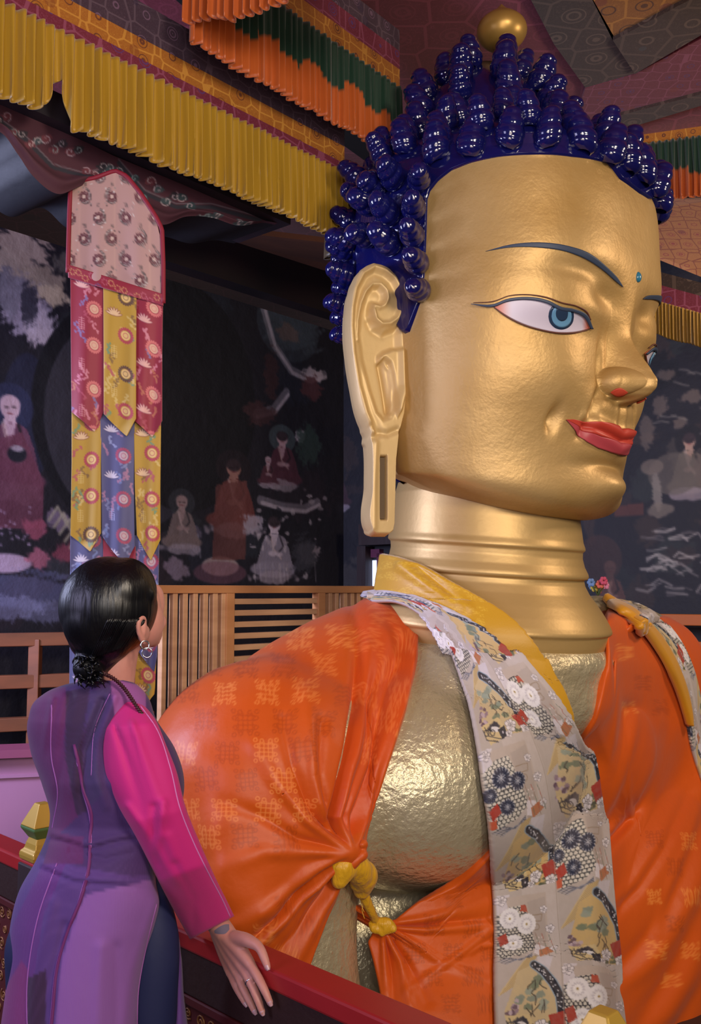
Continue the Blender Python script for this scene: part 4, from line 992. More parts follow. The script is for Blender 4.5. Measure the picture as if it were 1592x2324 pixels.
for k in range(40): rs = random.Random(k+50); B_(rs.uniform(560, 740), rs.uniform(1120, 1320), rs.uniform(2, 8), rs.uniform(2, 9), rs.choice(['a89ea4', '8c8288', '101018']), k, .7, .4)
for k in range(10): rs = random.Random(k+9); x = rs.uniform(560, 720); BL([(x, 1280), (x+2, 1320)], 1.2, '9c949a', .5)
B_(520, 600, 40, 18, '6a2c3c', 3, .7, .1)
cvL.blot(0, 0, 1, 1, '000000')
def wall_mesh(name, p0, d, L, z0, z1, cv, m, zt=None, off=0):
    nx = int(L*DENS/1.25); nz_ = int((z1-z0)*DENS/1.25); U, V = np.meshgrid(np.linspace(0, 1, nx), np.linspace(0, 1, nz_))
    n = Vector((d.y, -d.x, 0)); P = np.array(p0)+np.multiply.outer(U*L, np.array(d))+np.array(n)*off; P[..., 2] = z1-(z1-z0)*V
    return grid_obj(name, P, m, None, cv.sample(U, V))
cvL.a = np.clip(cvL.a*1.22, 0, 1)
wl = struct(wall_mesh('wall_left', Wstart, DB, Lw, 0.2, 3.5, cvL, mural_m))
LA = 4.6
cvR, M = wall_canvas(CORNER, DA, LA, 0.2, 3.5, DENS); cvL_, cvL = cvL, cvR
for i in range(90):
    rs = random.Random(i+200); B_(rs.uniform(740, 1800), rs.uniform(600, 1400), rs.uniform(15, 60), rs.uniform(10, 50), rs.choice(['1e2226', '18181e', '2a2022', '24282a', '0e0e14', '322624', '3a3432']), i, .8, .15)
figure(cvR, M, 765, 1075, 11, '38242c', '7c6058', '1c1a22', 1)
figure(cvR, M, 1565, 1000, 17, '5c5248', '94786c', '141218', 1)
BE(1530, 1075, 60, 48, '5c544e', .7); BE(1480, 1060, 26, 18, '6e625a', .8); B_(1490, 1120, 14, 46, '7a726c', 4, .8, .2); B_(1500, 1160, 30, 18, '6c625a', 5, .8)
figure(cvR, M, 1385, 1290, 16, '5a3a34', '7c5a50', None, 2); BE(1360, 1270, 52, 56, '3a2624', .7); BP([(1395, 1150), (1460, 1140), (1462, 1170), (1395, 1174)], '4c2a26', .9)
for k in range(46):
    rs = random.Random(k+70); x = rs.uniform(1440, 1640); y = rs.uniform(1190, 1360); BL([(x, y), (x+rs.uniform(10, 30), y-rs.uniform(-6, 16)), (x+rs.uniform(30, 50), y+rs.uniform(-10, 10))], rs.uniform(1, 2.6), rs.choice(['8a8484', '5a5456', 'a09a98']), .7)
for x, y, rx, ry in [(1510, 850, 24, 14), (1570, 900, 30, 16), (1500, 920, 18, 30), (1545, 960, 20, 14), (1590, 1060, 20, 40), (1470, 980, 20, 40)]: B_(x, y, rx, ry, '5e524c', x, .8, .2)
for k in range(12):
    rs = random.Random(k+170); x = rs.uniform(1480, 1620); y = rs.uniform(830, 1000); BL([(x, y), (x+18, y+rs.uniform(-8, 8)), (x+34, y+rs.uniform(-4, 14))], 1.6, '6c6864', .6)
cvR.a = np.clip(cvR.a*1.1, 0, 1)
wr = struct(wall_mesh('wall_right', CORNER, DA, LA, 0.2, 3.5, cvR, mural_m))
cvL = cvL_
# plain upper walls and the dark soffit cloth on top
soff = mat('soffit_cloth', '6a3c24', rough=.7, var=(1.5, '2a1410', .6))
def quad(name, pts, m, par=None): return mesh_obj(name, [tuple(p) for p in pts], [tuple(range(len(pts)))], m, par, smooth=False)
Cf = [Wstart+UZ*3.5, CORNER+UZ*3.5, CORNER+DA*LA+UZ*3.5]
# floor of the gallery and lower hall
fl = bmesh.new(); add_box(fl, (0.5, 3.5, -.05), (8, 9, .05)); struct(bm_obj('floor', fl, mat('floor_boards', '3a2420', rough=.6, bump=[(4, .2, .01, (1, 12, 1))])))
# sandy soffit along the left wall
fb = brocade('pale_flower_cloth', 'a8744a', '7a3c34', '8c3a44', 12, extra='6a2c40')
# ---------------- brocades
pur = brocade('purple_brocade', '3a2838', '5c4a58', '6a5068', 13.0, extra='2a1c3a'); pnk = brocade('crimson_brocade', '6a1830', '8c4460', '54306c', 12.0, extra='7a2a20')
gld = brocade('gold_brocade', '9c5c14', 'c48a34', '5c2c1c', 13.0, extra='7a3a10'); red_b = brocade('red_ceiling_brocade', '6a1228', '8c3448', '7a2438', 4.5, extra='3a0c18')
dkb = brocade('umber_brocade', '30201c', '54423a', '5c4a40', 5.0, extra='384048'); gold_c = brocade('amber_ceiling_brocade', '8c5410', 'b87c2c', '4a2410', 6.0, extra='6c1c1c')
# ---------------- valances
def pleats(name, A, B, h, m, parent, cols, n_pl, amp=.022, seed=0, lift=None, uneven=.05, nrm=None, nv=22, bands=None):
    A = Vector(A); B = Vector(B); L = (B-A).length; d = (B-A).normalized(); n = nrm or Vector((d.y, -d.x, 0)).normalized()
    nu = int(n_pl*12); rs = random.Random(seed); U = np.linspace(0, 1, nu); ph = np.cumsum(np.array([rs.uniform(.6, 1.5) for _ in range(nu)])); ph = ph/ph[-1]*n_pl*2*PI
    P = np.zeros((nv, nu, 3)); CL = np.zeros((nv, nu, 3))
    wob = np.interp(U*n_pl, np.arange(n_pl+2), [rs.uniform(-1, 1) for _ in range(n_pl+2)]); wob2 = np.interp(U*n_pl/3, np.arange(n_pl+2), [rs.uniform(-1, 1) for _ in range(n_pl+2)])
    for i in range(nv):
        v = i/(nv-1); f = np.sin(ph+wob*v*1.2); f = f*(1+.25*np.sin(ph*.37+1))
        a = amp*(.75+.45*v)*(1+.4*wob)
        hh = h*(1+uneven*wob2)
        z = -hh*v
        if lift: 
            for (c, w, am) in lift: z = z+am*h*np.exp(-((U-c)/w)**2)*v**1.5
        off = f*a+amp*1.0; xx = U*L+np.cos(ph)*amp*.5*v
        P[i] = np.array(A)+np.multiply.outer(xx, np.array(d))+np.multiply.outer(off, np.array(n))+np.multiply.outer(z, np.array([0, 0, 1.]))
        for q in range(3): CL[i, :, q] = 0
        if bands:
            lim = bands[1]+.10*np.sign(np.sin(U*n_pl*.9+seed))*.5+.06*wob2
            CL[i] = np.where((v < lim)[:, None], np.array(cols[0]), np.array(cols[1]))
        else: CL[i] = cols[0]
    return grid_obj(name, P, m, parent, CL, solid=-.003)
H_ = lambda s: [int(s[i:i+2], 16)/255 for i in (0, 2, 4)]
silk = mat('pleated_silk', attr=True, rough=.42, sheen=.3, bump=[(300, .12, .001)]); 
def strip(name, A, B, h, m, parent, th=.03, n=None):
    A = Vector(A); B = Vector(B); d = (B-A).normalized(); n = n or Vector((d.y, -d.x, 0)).normalized(); bm = bmesh.new()
    c = (A+B)/2-UZ*(h/2)-n*th/2; add_box(bm, c, ((B-A).length/2, th/2, h/2), (d, n, UZ)); return bm_obj(name, bm, m, parent)
# nearest canopy edge: beam along DB, z of the silk top line 3.18
def onB(px, py, z):
    r = ray(px, py); t = (z-CAMZ)/r.z; return CAM+r*t
zy = 3.20; a1 = onB(0, 12, zy); b1 = onB(744, 382, zy); d1 = (b1-a1).normalized(); a1e = a1-d1*1.1; b1e = b1+d1*.10
v1 = empty('pleated_valance', tuple((a1+b1)/2), 'long mustard yellow pleated valance under purple and gold brocade bands, nearest the camera', 'valance')
n1 = Vector((d1.y, -d1.x, 0)).normalized()
pleats('pleated_skirt', a1e+n1*.01, b1e+n1*.01, .272, silk, v1, [H_('a8821c')], 80, .0155, 3, lift=[((onB(128, 74, zy)-a1e).length/(b1e-a1e).length, .013, .42), ((onB(158, 90, zy)-a1e).length/(b1e-a1e).length, .008, -.12)], uneven=.035)
strip('crimson_band', a1e+UZ*.055, b1e+UZ*.055, .055, pnk, v1, .03, n1); strip('gold_band', a1e+UZ*.125, b1e+UZ*.125, .07, gld, v1, .032, n1); strip('purple_band', a1e+UZ*.245, b1e+UZ*.245, .12, pur, v1, .03, n1)
bm = bmesh.new(); beam(bm, a1e+UZ*.12-n1*.10, b1e+UZ*.12-n1*.10, .12, .24); bm_obj('backing_board', bm, wood_dark, v1)
# far-corner return of the same valance, shade put into the silk colour
rtn = b1e+(-DA)*0; e1 = b1e-n1*.02; 
v1b = empty('pleated_valance', tuple(e1), 'pleated valance end coloured dark for shade at the inner corner behind the yellow valance', 'valance')
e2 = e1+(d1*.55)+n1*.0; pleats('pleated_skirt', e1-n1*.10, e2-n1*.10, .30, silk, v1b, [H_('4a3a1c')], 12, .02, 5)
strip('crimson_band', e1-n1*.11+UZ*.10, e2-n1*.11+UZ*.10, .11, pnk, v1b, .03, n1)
# second canopy: orange and green, higher and further
zg = 3.62; a2 = onB(425, 88, zg-.32)+UZ*.32; a2e = a2; c3 = onB(655, 3, zg-.32)+UZ*.32; b2 = onB(908, 205, zg); d2 = (b2-a2).normalized(); n2 = Vector((d2.y, -d2.x, 0)).normalized()
v2 = empty('pleated_valance', tuple((a2+b2)/2), 'green and orange two-tier pleated valance left of the statue topknot', 'valance')
pleats('pleated_skirt', a2e, b2, .32, silk, v2, [H_('14382a'), H_('b4561c')], 34, .012, 8, uneven=.05, bands=(0, .5))
strip('gold_band', a2e+UZ*.09, b2+UZ*.09, .09, gld, v2, .03, n2); strip('crimson_band', a2e+UZ*.17, b2+UZ*.17, .08, pnk, v2, .03, n2); strip('purple_band', a2e+UZ*.26, b2+UZ*.26, .09, pur, v2, .03, n2)
# near return, all orange, running towards the upper right
v3 = empty('pleated_valance', tuple(a2e), 'orange pleated valance at the top edge, left of the green one', 'valance')
q0 = a2e.copy(); dn3 = (c3-q0).normalized(); q1 = c3+dn3*.7; n3 = Vector((-dn3.y, dn3.x, 0)); n3 = n3 if n3.dot(CAM-q0) > 0 else -n3
pleats('pleated_skirt', q0, q1, .30, silk, v3, [H_('b4561c')], 34, .013, 12, uneven=.10, nrm=n3)
strip('gold_band', q0+UZ*.09, q1+UZ*.09, .09, gld, v3, .03, n3); strip('crimson_band', q0+UZ*.17, q1+UZ*.17, .08, pnk, v3, .03, n3); strip('purple_band', q0+UZ*.26, q1+UZ*.26, .09, pur, v3, .03, n3)
# ---------------- ceiling above with brocade panels
ZC = 4.25
def cp(px, py, z=ZC): return onB(px, py, z)
ce = mesh_obj('ceiling', [(-6, -1, ZC+.02), (8, -1, ZC+.02), (8, 13, ZC+.02), (-6, 13, ZC+.02)], [(0, 1, 2, 3)], red_b, smooth=False); struct(ce)
def panel(name, pts, m, z, label):
    P = [cp(x, y, z) for x, y in pts]; n = len(P); V = [tuple(p) for p in P]+[tuple(p+UZ*.02) for p in P]
    F = [tuple(range(n))[::-1], tuple(range(n, 2*n))]+[(i, (i+1) % n, n+(i+1) % n, n+i) for i in range(n)]
    o = mesh_obj(name, V, F, m, smooth=False); tag(o, label, 'ceiling cloth'); return o
panel('ceiling_cloth', [(1185, -40), (1325, -40), (1442, 168), (1380, 205), (1330, 200), (1258, 100)], dkb, ZC-.01, 'dark brocade ceiling band running down from the top edge right of the golden jewel')
panel('ceiling_cloth', [(1325, -40), (1640, -40), (1592, -10), (1392, 92)], gold_c, ZC-.01, 'amber gold brocade ceiling panel in the top right corner')
panel('ceiling_cloth', [(1392, 92), (1592, -14), (1680, -60), (1700, 30), (1592, 80), (1442, 168)], dkb, ZC-.035, 'dark medallion brocade ceiling band below the amber panel')
panel('ceiling_cloth', [(1442, 168), (1330, 200), (1300, 290), (1592, 212), (1700, 180), (1700, 30)], pnk, ZC-.012, 'wine red honeycomb brocade ceiling panel right of the topknot')
panel('ceiling_cloth', [(1300, 290), (1592, 214), (1700, 186), (1700, 215), (1592, 240), (1300, 330)], dkb, ZC-.03, 'narrow dark brocade ceiling band behind the statue curls on the right')
panel('ceiling_cloth', [(330, -60), (470, -60), (905, 150), (905, 420), (780, 330)], mat('gap_shade', '0c0a0c', rough=.9), ZC-.3, 'black sheet standing in for the shade in the gap above the yellow valance')  # shade of the open gap put in as a black sheet
# ---------------- right hand canopy edge (green over orange) and cloth soffit
r0 = at(1290, 322, 5.6); r1 = at(1680, 332, 5.3); r1.z = r0.z = (r0.z+r1.z)/2; dr = (r1-r0).normalized(); nr_ = Vector((dr.y, -dr.x, 0))
v4 = empty('pleated_valance', tuple((r0+r1)/2), 'green and orange pleated valance behind the curls at the right edge', 'valance')
pleats('pleated_skirt', r0, r1, .36, silk, v4, [H_('14382a'), H_('b4561c')], 26, .02, 21, bands=(0, .56), uneven=.03)
strip('gold_band', r0+UZ*.07, r1+UZ*.07, .07, gld, v4, .03, nr_); strip('crimson_band', r0+UZ*.16, r1+UZ*.16, .09, pnk, v4, .03, nr_)
# ceiling cloth, sloping away behind
s_ = [at(1300, 440, 5.6), at(1700, 450, 5.4), at(1700, 672, 4.7), at(1300, 510, 5.2)]
quadm = mesh_obj('soffit_cloth', [tuple(p) for p in s_]+[tuple(p+UZ*.02) for p in s_], [(0, 1, 2, 3), (7, 6, 5, 4), (0, 4, 5, 1), (1, 5, 6, 2), (2, 6, 7, 3), (3, 7, 4, 0)], fb, smooth=False)
tag(quadm, 'peach floral cloth soffit right of the golden forehead', 'ceiling cloth')
y0 = at(1380, 652, 4.6); y1 = at(1700, 742, 4.25); 
d5 = (y1-y0).normalized(); n5 = Vector((d5.y, -d5.x, 0)).normalized()
v5 = empty('pleated_valance', tuple((y0+y1)/2), 'small yellow pleated valance at the right edge beside the statue eyes', 'valance')
pleats('pleated_skirt', y0, y1, .165, silk, v5, [H_('96701c')], 40, .010, 31, uneven=.04)
strip('crimson_band', y0+UZ*.085, y1+UZ*.085, .085, pnk, v5, .03, n5); strip('umber_band', y0+UZ*.15, y1+UZ*.15, .065, dkb, v5, .03, n5)
# soffit cloth over the left wall, seen under the yellow valance
s_ = [at(300, 500, 4.4), at(820, 560, 5.2), at(1000, 600, 5.2), at(1000, 660, 6.9), at(790, 642, 6.9), at(440, 528, 5.75), at(300, 470, 5.3)]
so = mesh_obj('soffit_cloth', [tuple(p) for p in s_]+[tuple(p+UZ*.03) for p in s_], [tuple(range(7)), tuple(range(13, 6, -1))]+[(i, (i+1) % 7, 7+(i+1) % 7, 7+i) for i in range(7)], soff, smooth=False); tag(so, 'brown cloth soffit below the end of the yellow valance', 'ceiling cloth')
# dark lintel on top of the mural
bm = bmesh.new(); p0 = at(330, 530, 5.45); p1 = at(800, 690, 6.85); beam(bm, p0, p1, .12, .30); lt = bm_obj('mural_lintel', bm, mat('lintel_paint', '160c10', rough=.6, var=(3, '2a1014', .5))); struct(lt)
# ---------------- carved painted bracket under the near beam
wood_p = mat('painted_bracket', attr=True, rough=.8, bump=[(14, .3, .01)])
dbk = d1; zb = zy-.28
def cr(px, py): 
    r = ray(px, py); n = n1; p0 = a1-n1*.16; t = (p0-CAM).dot(n)/r.dot(n); return CAM+r*t
top = [(-60, 205), (60, 262), (150, 300), (255, 352), (380, 404), (500, 455), (600, 500), (640, 512)]
bot = [(-60, 290), (0, 300), (40, 350), (75, 400), (130, 440), (200, 420), (260, 470), (330, 495), (370, 510), (420, 492), (480, 494), (540, 512), (600, 506), (640, 514)]
Tt = resample(top, 240, False); Bb = resample(bot, 240, True)
cvb = Canvas(700, 400, '4a2430')
cvb.a[:] = cvb.c('482432')
def scroll(x, y, r, c, s=1, a0=0.):
    pts = [(x+s*(r*(1-t/13))*math.cos(a0+t*.55), y+(r*(1-t/13))*math.sin(a0+t*.55)) for t in range(12)]
    cvb.line(pts, 2.2, c, .85)
for pts in ([(-40, 250), (60, 318), (120, 380), (190, 400), (255, 385)], [(270, 370), (330, 440), (400, 470), (480, 470), (590, 500)]):
    cvb.line([(x+60, y-150) for x, y in pts], 9, '2a2c38', .9); cvb.line([(x+60, y-158) for x, y in pts], 3, '6c6470', .8)
rs = random.Random(4)
for k in range(34):
    t = k/33; x = 20+t*600; yb = np.interp(x-60, [p[0] for p in top], [p[1] for p in top])-150+rs.uniform(22, 70); cvb.blot(x, yb, 13, 9, rs.choice(['2c4048', '26242e', '6a3440', '3c4c54']), k, .9, .2, .1); scroll(x, yb, rs.uniform(8, 14), rs.choice(['a898a6', 'b8a8b0', '88989e']), rs.choice([-1, 1]), rs.uniform(0, 6))
nv_ = 46; P = np.zeros((nv_, 240, 3)); CC = np.zeros((nv_, 240, 3)); PXb = np.zeros((nv_, 240, 2))
for i in range(nv_):
    for j in range(240):
        q = Tt[j]*(1-i/(nv_-1))+Bb[j]*(i/(nv_-1)); P[i, j] = cr(*q); PXb[i, j] = q
CC = cvb.sample((PXb[..., 0]+60)/700, (PXb[..., 1]-150)/400)
rel = np.exp(-((np.linspace(0, 1, nv_)-.82)/.10)**2)[:, None]*.02
P = P+np.array(n1)*rel[..., None]
Pb = P-np.array(n1)*.28; 
br = empty('carved_bracket', tuple(Vector(P[0, 120])), 'carved and painted wooden bracket with scrolls behind the long brocade banner', 'bracket')
grid_obj('painted_face', P, wood_p, br, CC, smooth=True)
back = np.concatenate([P[-1:], Pb[-1:]*.5+P[-1:]*.5, Pb[::-1], P[:1]], 0); grid_obj('underside', back, mat('underside_blue', '14161f', rough=.6, bump=[(8, .3, .01)]), br, smooth=False)
for j_ in (0, -1): mesh_obj('end_board', [tuple(q) for q in np.concatenate([P[:, j_], Pb[::-1, j_]])], [tuple(range(2*nv_))], MATS['underside_blue'], br, smooth=False)
bm = bmesh.new(); beam(bm, cr(-120, 150)-n1*.1, cr(640, 492)-n1*.1, .3, .09); bm_obj('beam', bm, mat('beam_paint', '1c1c26', rough=.55, var=(8, '3a2a34', .5)), br)
# ================================================================ BANNER
bn_m = mat('banner_silk', attr=True, rough=.6, sheen=.25, bump=[(7, .10, .015), (300, .12, .001)])
YB = 2.95
def sun(cv, x, y, r, c1, c2): cv.flower(x, y, r, 20, c1, None, 0, .26, 1, .6); cv.ell(x, y, r*.55, r*.55, c2); cv.ring(x, y, r*.3, 1, c1)
def lotus(cv, x, y, r, c, c2):
    for a in (-1.25, -.8, -.4, 0, .4, .8, 1.25): cv.ell(x+math.sin(a)*r*.5, y-math.cos(a)*r*.45, r*.16, r*.5, c2, a*.0+a, 1); 
    for a in (-1.25, -.8, -.4, 0, .4, .8, 1.25): cv.ell(x+math.sin(a)*r*.5, y-math.cos(a)*r*.45, r*.10, r*.42, c, a, 1)
def leafy(cv, x, y, r, c, rs):
    pts = [(x, y)]
    for k in range(6): pts.append((pts[-1][0]+rs.uniform(-r, r)*.5, pts[-1][1]+r*.3))
    cv.line(pts, 1.6, c, .8)
    for p in pts: cv.ell(p[0]+rs.uniform(-3, 3), p[1], 4, 2.4, c, rs.random()*3, .8)
def shou(cv, x, y, r, c):
    for k in (-.8, -.45, -.1, .25, .6, .9): cv.line([(x-r*.45, y+k*r), (x+r*.45, y+k*r)], 1.4, c, .9)
    cv.line([(x, y-r), (x, y+r)], 1.6, c, .9); cv.line([(x-r*.45, y-.45*r), (x-r*.45, y+.6*r)], 1.2, c, .9); cv.line([(x+r*.45, y-.1*r), (x+r*.45, y+.9*r)], 1.2, c, .9)
def tail_cv(w, h, kind, seed):
    rs = random.Random(seed)
    base, cs = {'red': ('8c1c34', ['c47c8c', '7c6c9c', 'b06a4c', 'a8485c']), 'yellow': ('b08c28', ['7c5c2c', 'a8505c', 'c8b06c', '6c8c6c']), 'blue': ('4c4c78', ['8c94bc', '6c7cb0', 'a07090', '7a80a8'])}[kind]
    cv = Canvas(w, h, base)
    for k in range(int(h/16)): leafy(cv, rs.uniform(4, w-4), rs.uniform(0, h), 12, rs.choice(cs), rs)
    y = rs.uniform(14, 40); k = rs.randint(0, 1)
    while y < h:
        x = w*(.32 if k % 2 else .68)
        t = rs.random()
        if (k % 2 == 0): sun(cv, x, y, 19, {'red': 'c86c6c', 'yellow': 'a83c4c' if rs.random() < .6 else '5c4030', 'blue': 'a03c5c'}[kind], {'red': 'd0a890', 'yellow': 'd8b878', 'blue': 'b8a0a8'}[kind])
        else:
            if t < .6: lotus(cv, x, y, 20, {'red': 'd8a8a0', 'yellow': 'd8b890', 'blue': 'c8c0d0'}[kind], {'red': '8c4c5c', 'yellow': '7c4438', 'blue': '4a4468'}[kind])
            else: shou(cv, x, y, 14, {'red': 'c88c8c', 'yellow': 'c8b070', 'blue': '9ca0c8'}[kind])
        y += rs.uniform(36, 56); k += 1
    return cv
def cloth(name, pts_l, pts_r, tip, cv, parent, depth, m=bn_m, n=150, k=24, wave=.008, ph=0, label=None):
    """hanging panel between two edges, with a point at the bottom: tip = (x, y) in the photo"""
    Lp = resample(pts_l, n, False); Rp = resample(pts_r, n, False); P = np.zeros((n, k, 3)); U = np.zeros((n, k)); V = np.zeros((n, k))
    for i in range(n):
        v = i/(n-1)
        for j in range(k):
            u = j/(k-1); q = Lp[i]*(1-u)+Rp[i]*u
            if tip: 
                ub = (tip[0]-Lp[-1][0])/(Rp[-1][0]-Lp[-1][0]); e = u/ub if u < ub else (1-u)/(1-ub); yb = (Lp[-1]*(1-u)+Rp[-1]*u)[1]; q = q+np.array([0, (tip[1]-yb)*max(0, e)*v])
            w = wave*math.sin(u*PI*2.2+ph+v*1.5)*(.3+v*.7); P[i, j] = at(q[0], q[1], depth+w); U[i, j] = u; V[i, j] = (q[1]-Lp[0][1]-(Rp[0][1]-Lp[0][1])*u)/cv.h
    o = grid_obj(name, P, m, parent, cv.sample(U, V), solid=-.003)
    if label: o['label'] = label
    return o
bn = empty('brocade_banner', tuple(at(262, 400, YB)), 'tall banner with pink paisley head and red, yellow and blue pointed tails behind the woman', 'banner')
# head panel
rs = random.Random(6); hc = Canvas(220, 290, 'b08c88')
for k in range(3): hc.line([(30+k*78, 0), (30+k*78, 290)], 5, 'b8948c', .8)
def paisley(cv, x, y, r, fl):
    pts = [(x+fl*r*.9*math.cos(a)*(1-.045*i), y+r*1.1*math.sin(a)*(1-.045*i)) for i, a in enumerate(np.linspace(-1.2, 4.0, 14))]
    cv.line(pts, 5, '5c4a4c', .9); cv.line(pts, 2, 'b4aaa8', .8); cv.line([(a+3, b+3) for a, b in pts], 1.2, '30282c', .8)
    cv.flower(x, y, r*.72, 9, '5c2c34', None, 0, .6, .95, .2); cv.ell(x, y, r*.26, r*.26, 'c0a8a0'); cv.ring(x, y, r*.5, 1, 'a09090', .7)
    for k in range(8): cv.ell(x+rs.uniform(-r, r), y+rs.uniform(-r, r)*1.3, 2.4, 1.3, rs.choice(['8a8080', '4c3c40', 'c8c0c0']), rs.random()*3)
for r_ in range(7):
    for c_ in range(4):
        x = 10+c_*62+(r_ % 2)*30; y = 14+r_*45; paisley(hc, x, y, 17, 1 if (r_+c_) % 2 else -1)
        for q in range(3): hc.line([(x+28+q*3, y+14), (x+31+q*2, y+22)], 1.3, '5a4c4c', .9)
hl = [(160, 426), (158, 500), (156, 560), (155, 600)]; hr_ = [(296, 408), (345, 470), (364, 500), (370, 580), (371, 682)]
P = np.zeros((120, 60, 3)); PX = np.zeros((120, 60, 2))
topc = [(160, 424), (185, 410), (215, 404), (245, 393), (262, 387), (288, 400), (320, 440), (362, 500)]
botc = [(154, 618), (230, 648), (300, 666), (371, 688)]
Tq = resample(topc, 60, False); Bq = resample(botc, 60)
Tx = np.interp(np.linspace(0, 1, 60), [0, .5, .72, 1], [160, 262, 300, 362])
for j in range(60):
    ty_ = np.interp(Tx[j], [p[0] for p in topc], [p[1] for p in topc])
    for i in range(120):
        v = i/119; x = Tx[j]*(1-v)+Bq[j][0]*v; 
        xx = np.interp(j/59, [0, 1], [np.interp(v, [0, .3, 1], [160, 157, 154]), np.interp(v, [0, .25, 1], [352, 368, 371])])
        tyy = np.interp(xx, [p[0] for p in topc], [p[1] for p in topc]) ; y = tyy*(1-v)+Bq[j][1]*v
        P[i, j] = at(xx, y, YB+.006*math.sin(j*.25)*v); PX[i, j] = (xx, y)
hcol = hc.sample((PX[..., 0]-150)/225, (PX[..., 1]-385)/305)
redb = np.array([.50, .08, .16]); ee = np.minimum.reduce([np.minimum(np.arange(60), np.arange(60)[::-1])[None]*3.6+np.zeros((120, 1)), (np.arange(120)[:, None]*2.1+np.zeros((1, 60))), (np.arange(120)[::-1][:, None]*2.1+np.zeros((1, 60)))])
hd = grid_obj('head_panel', P, bn_m, bn, hcol, solid=-.006)
def edge_tube(name, pts, r, m, parent, depth): V, F = tube([at(x, y, depth) for x, y in resample(pts, 60, False)], r, 8); return mesh_obj(name, V, F, m, parent)
redm = mat('crimson_piping', '84182e', rough=.6)
edge_tube('piping', [(154, 618), (157, 500), (160, 424), (185, 410), (215, 404), (245, 393), (262, 387), (288, 400), (320, 440), (354, 492), (368, 520), (371, 600), (371, 688)], .0075, redm, bn, YB-.002)
rc = Canvas(220, 40, '8c1c34'); rs = random.Random(3)
for k in range(14): rc.flower(10+k*15, rs.uniform(8, 32), 8, 7, rs.choice(['b05c6c', '6c5080', 'c08c60']), None, 0, .5)
cloth('border_band', [(154, 600), (155, 630)], [(371, 668), (371, 694)], None, rc, bn, YB-.008, n=14, k=80)
T_ = [('tail', [(160, 620), (161, 760), (163, 935)], [(240, 640), (238, 800), (237, 930)], (215, 980), 'red', .006, 1),
      ('tail', [(308, 665), (308, 800), (306, 955)], [(370, 690), (368, 800), (368, 955)], (346, 992), 'red', .006, 2),
      ('tail', [(235, 645), (236, 800), (236, 940)], [(310, 665), (309, 800), (309, 950)], (288, 990), 'yellow', .0, 3),
      ('tail', [(163, 930), (163, 1050), (160, 1215)], [(232, 930), (229, 1050), (229, 1210)], (205, 1252), 'yellow', .022, 4),
      ('tail', [(304, 950), (306, 1100), (311, 1215)], [(366, 955), (364, 1100), (364, 1225)], (343, 1272), 'yellow', .022, 5),
      ('tail', [(228, 940), (230, 1100), (231, 1215)], [(306, 950), (304, 1100), (306, 1240)], (286, 1282), 'blue', .018, 6),
      ('tail', [(160, 1200), (159, 1400), (158, 1560)], [(236, 1200), (236, 1400), (236, 1560)], (200, 1600), 'blue', .036, 7),
      ('tail', [(305, 1215), (312, 1400), (316, 1480)], [(362, 1215), (358, 1400), (356, 1490)], (350, 1524), 'blue', .036, 8),
      ('tail', [(234, 1215), (236, 1400), (240, 1600)], [(308, 1240), (308, 1400), (306, 1600)], (270, 1640), 'red', .034, 9),
      ('tail', [(300, 1460), (302, 1560), (304, 1590)], [(356, 1470), (352, 1560), (350, 1575)], (318, 1612), 'yellow', .048, 10)]
for nm, l, r, tip, kind, dz, sd in T_:
    h = int(max(l[-1][1], r[-1][1])-l[0][1])+50; w = int(r[0][0]-l[0][0]); cv = tail_cv(w, h, kind, sd); cloth(nm, l, r, tip, cv, bn, YB+dz, n=int(h*.8), k=int(w*.75), ph=sd, label=kind+' brocade tail with a pointed end')
    
# ================================================================ RAILS
pine = mat('lit_pine', 'd09460', rough=.5, var=(3, 'b07040', .55, (1, 1, 6)), bump=[(30, .15, .003)])  # lamp light on the screen put into these pine colours
pine2 = mat('pine_edge', 'dcac80', rough=.5, var=(3, '96603a', .5, (1, 1, 6)))
YF = 4.05
fence = empty('slatted_screen', tuple(at(610, 1500, YF)), 'pine slatted screen with upright and level slats behind the orange shoulder', 'screen')
fd = (at(862, 1326, YF+.9)-at(352, 1328, YF)).normalized(); fd.z = 0; fd.normalize()
F0 = at(352, 1328, YF); fn = Vector((fd.y, -fd.x, 0))
def fx(px):                                 # distance along the screen where the pixel column falls
    r = ray(px, 1400); n = fn; t = (F0-CAM).dot(n)/r.dot(n); return (CAM+r*t-F0).dot(fd)
def fzz(px, py):
    r = ray(px, py); t = (F0-CAM).dot(fn)/r.dot(fn); return (CAM+r*t).z
ztop = F0.z
def fbar(name, x0, x1, z0, z1, th, m, dep=0): 
    bm = bmesh.new(); add_box(bm, F0+fd*((x0+x1)/2)+UZ*((z0+z1)/2-F0.z)-fn*dep, (abs(x1-x0)/2, th/2, abs(z1-z0)/2), (fd, fn, UZ)); return bm_obj(name, bm, m, fence, bevel=.003)
fbar('top_rail', fx(330), fx(885), ztop-.035, ztop, .06, pine)
for px in (364, 388, 411, 434, 457, 479, 498): fbar('upright_slat', fx(px), fx(px+11), .5, ztop-.03, .035, pine2)
fbar('post', fx(507), fx(526), .5, ztop-.03, .05, pine); fbar('post', fx(716), fx(732), .5, ztop-.03, .05, pine)
z = fzz(620, 1358)
for k in range(8): fbar('level_slat', fx(520), fx(722), z-k*.052*1.0-.026, z-k*.052, .03, pine2)
for px in (742, 757, 776, 792, 806, 820, 834): fbar('upright_slat', fx(px), fx(px+8), .5, ztop-.03, .035, pine2)
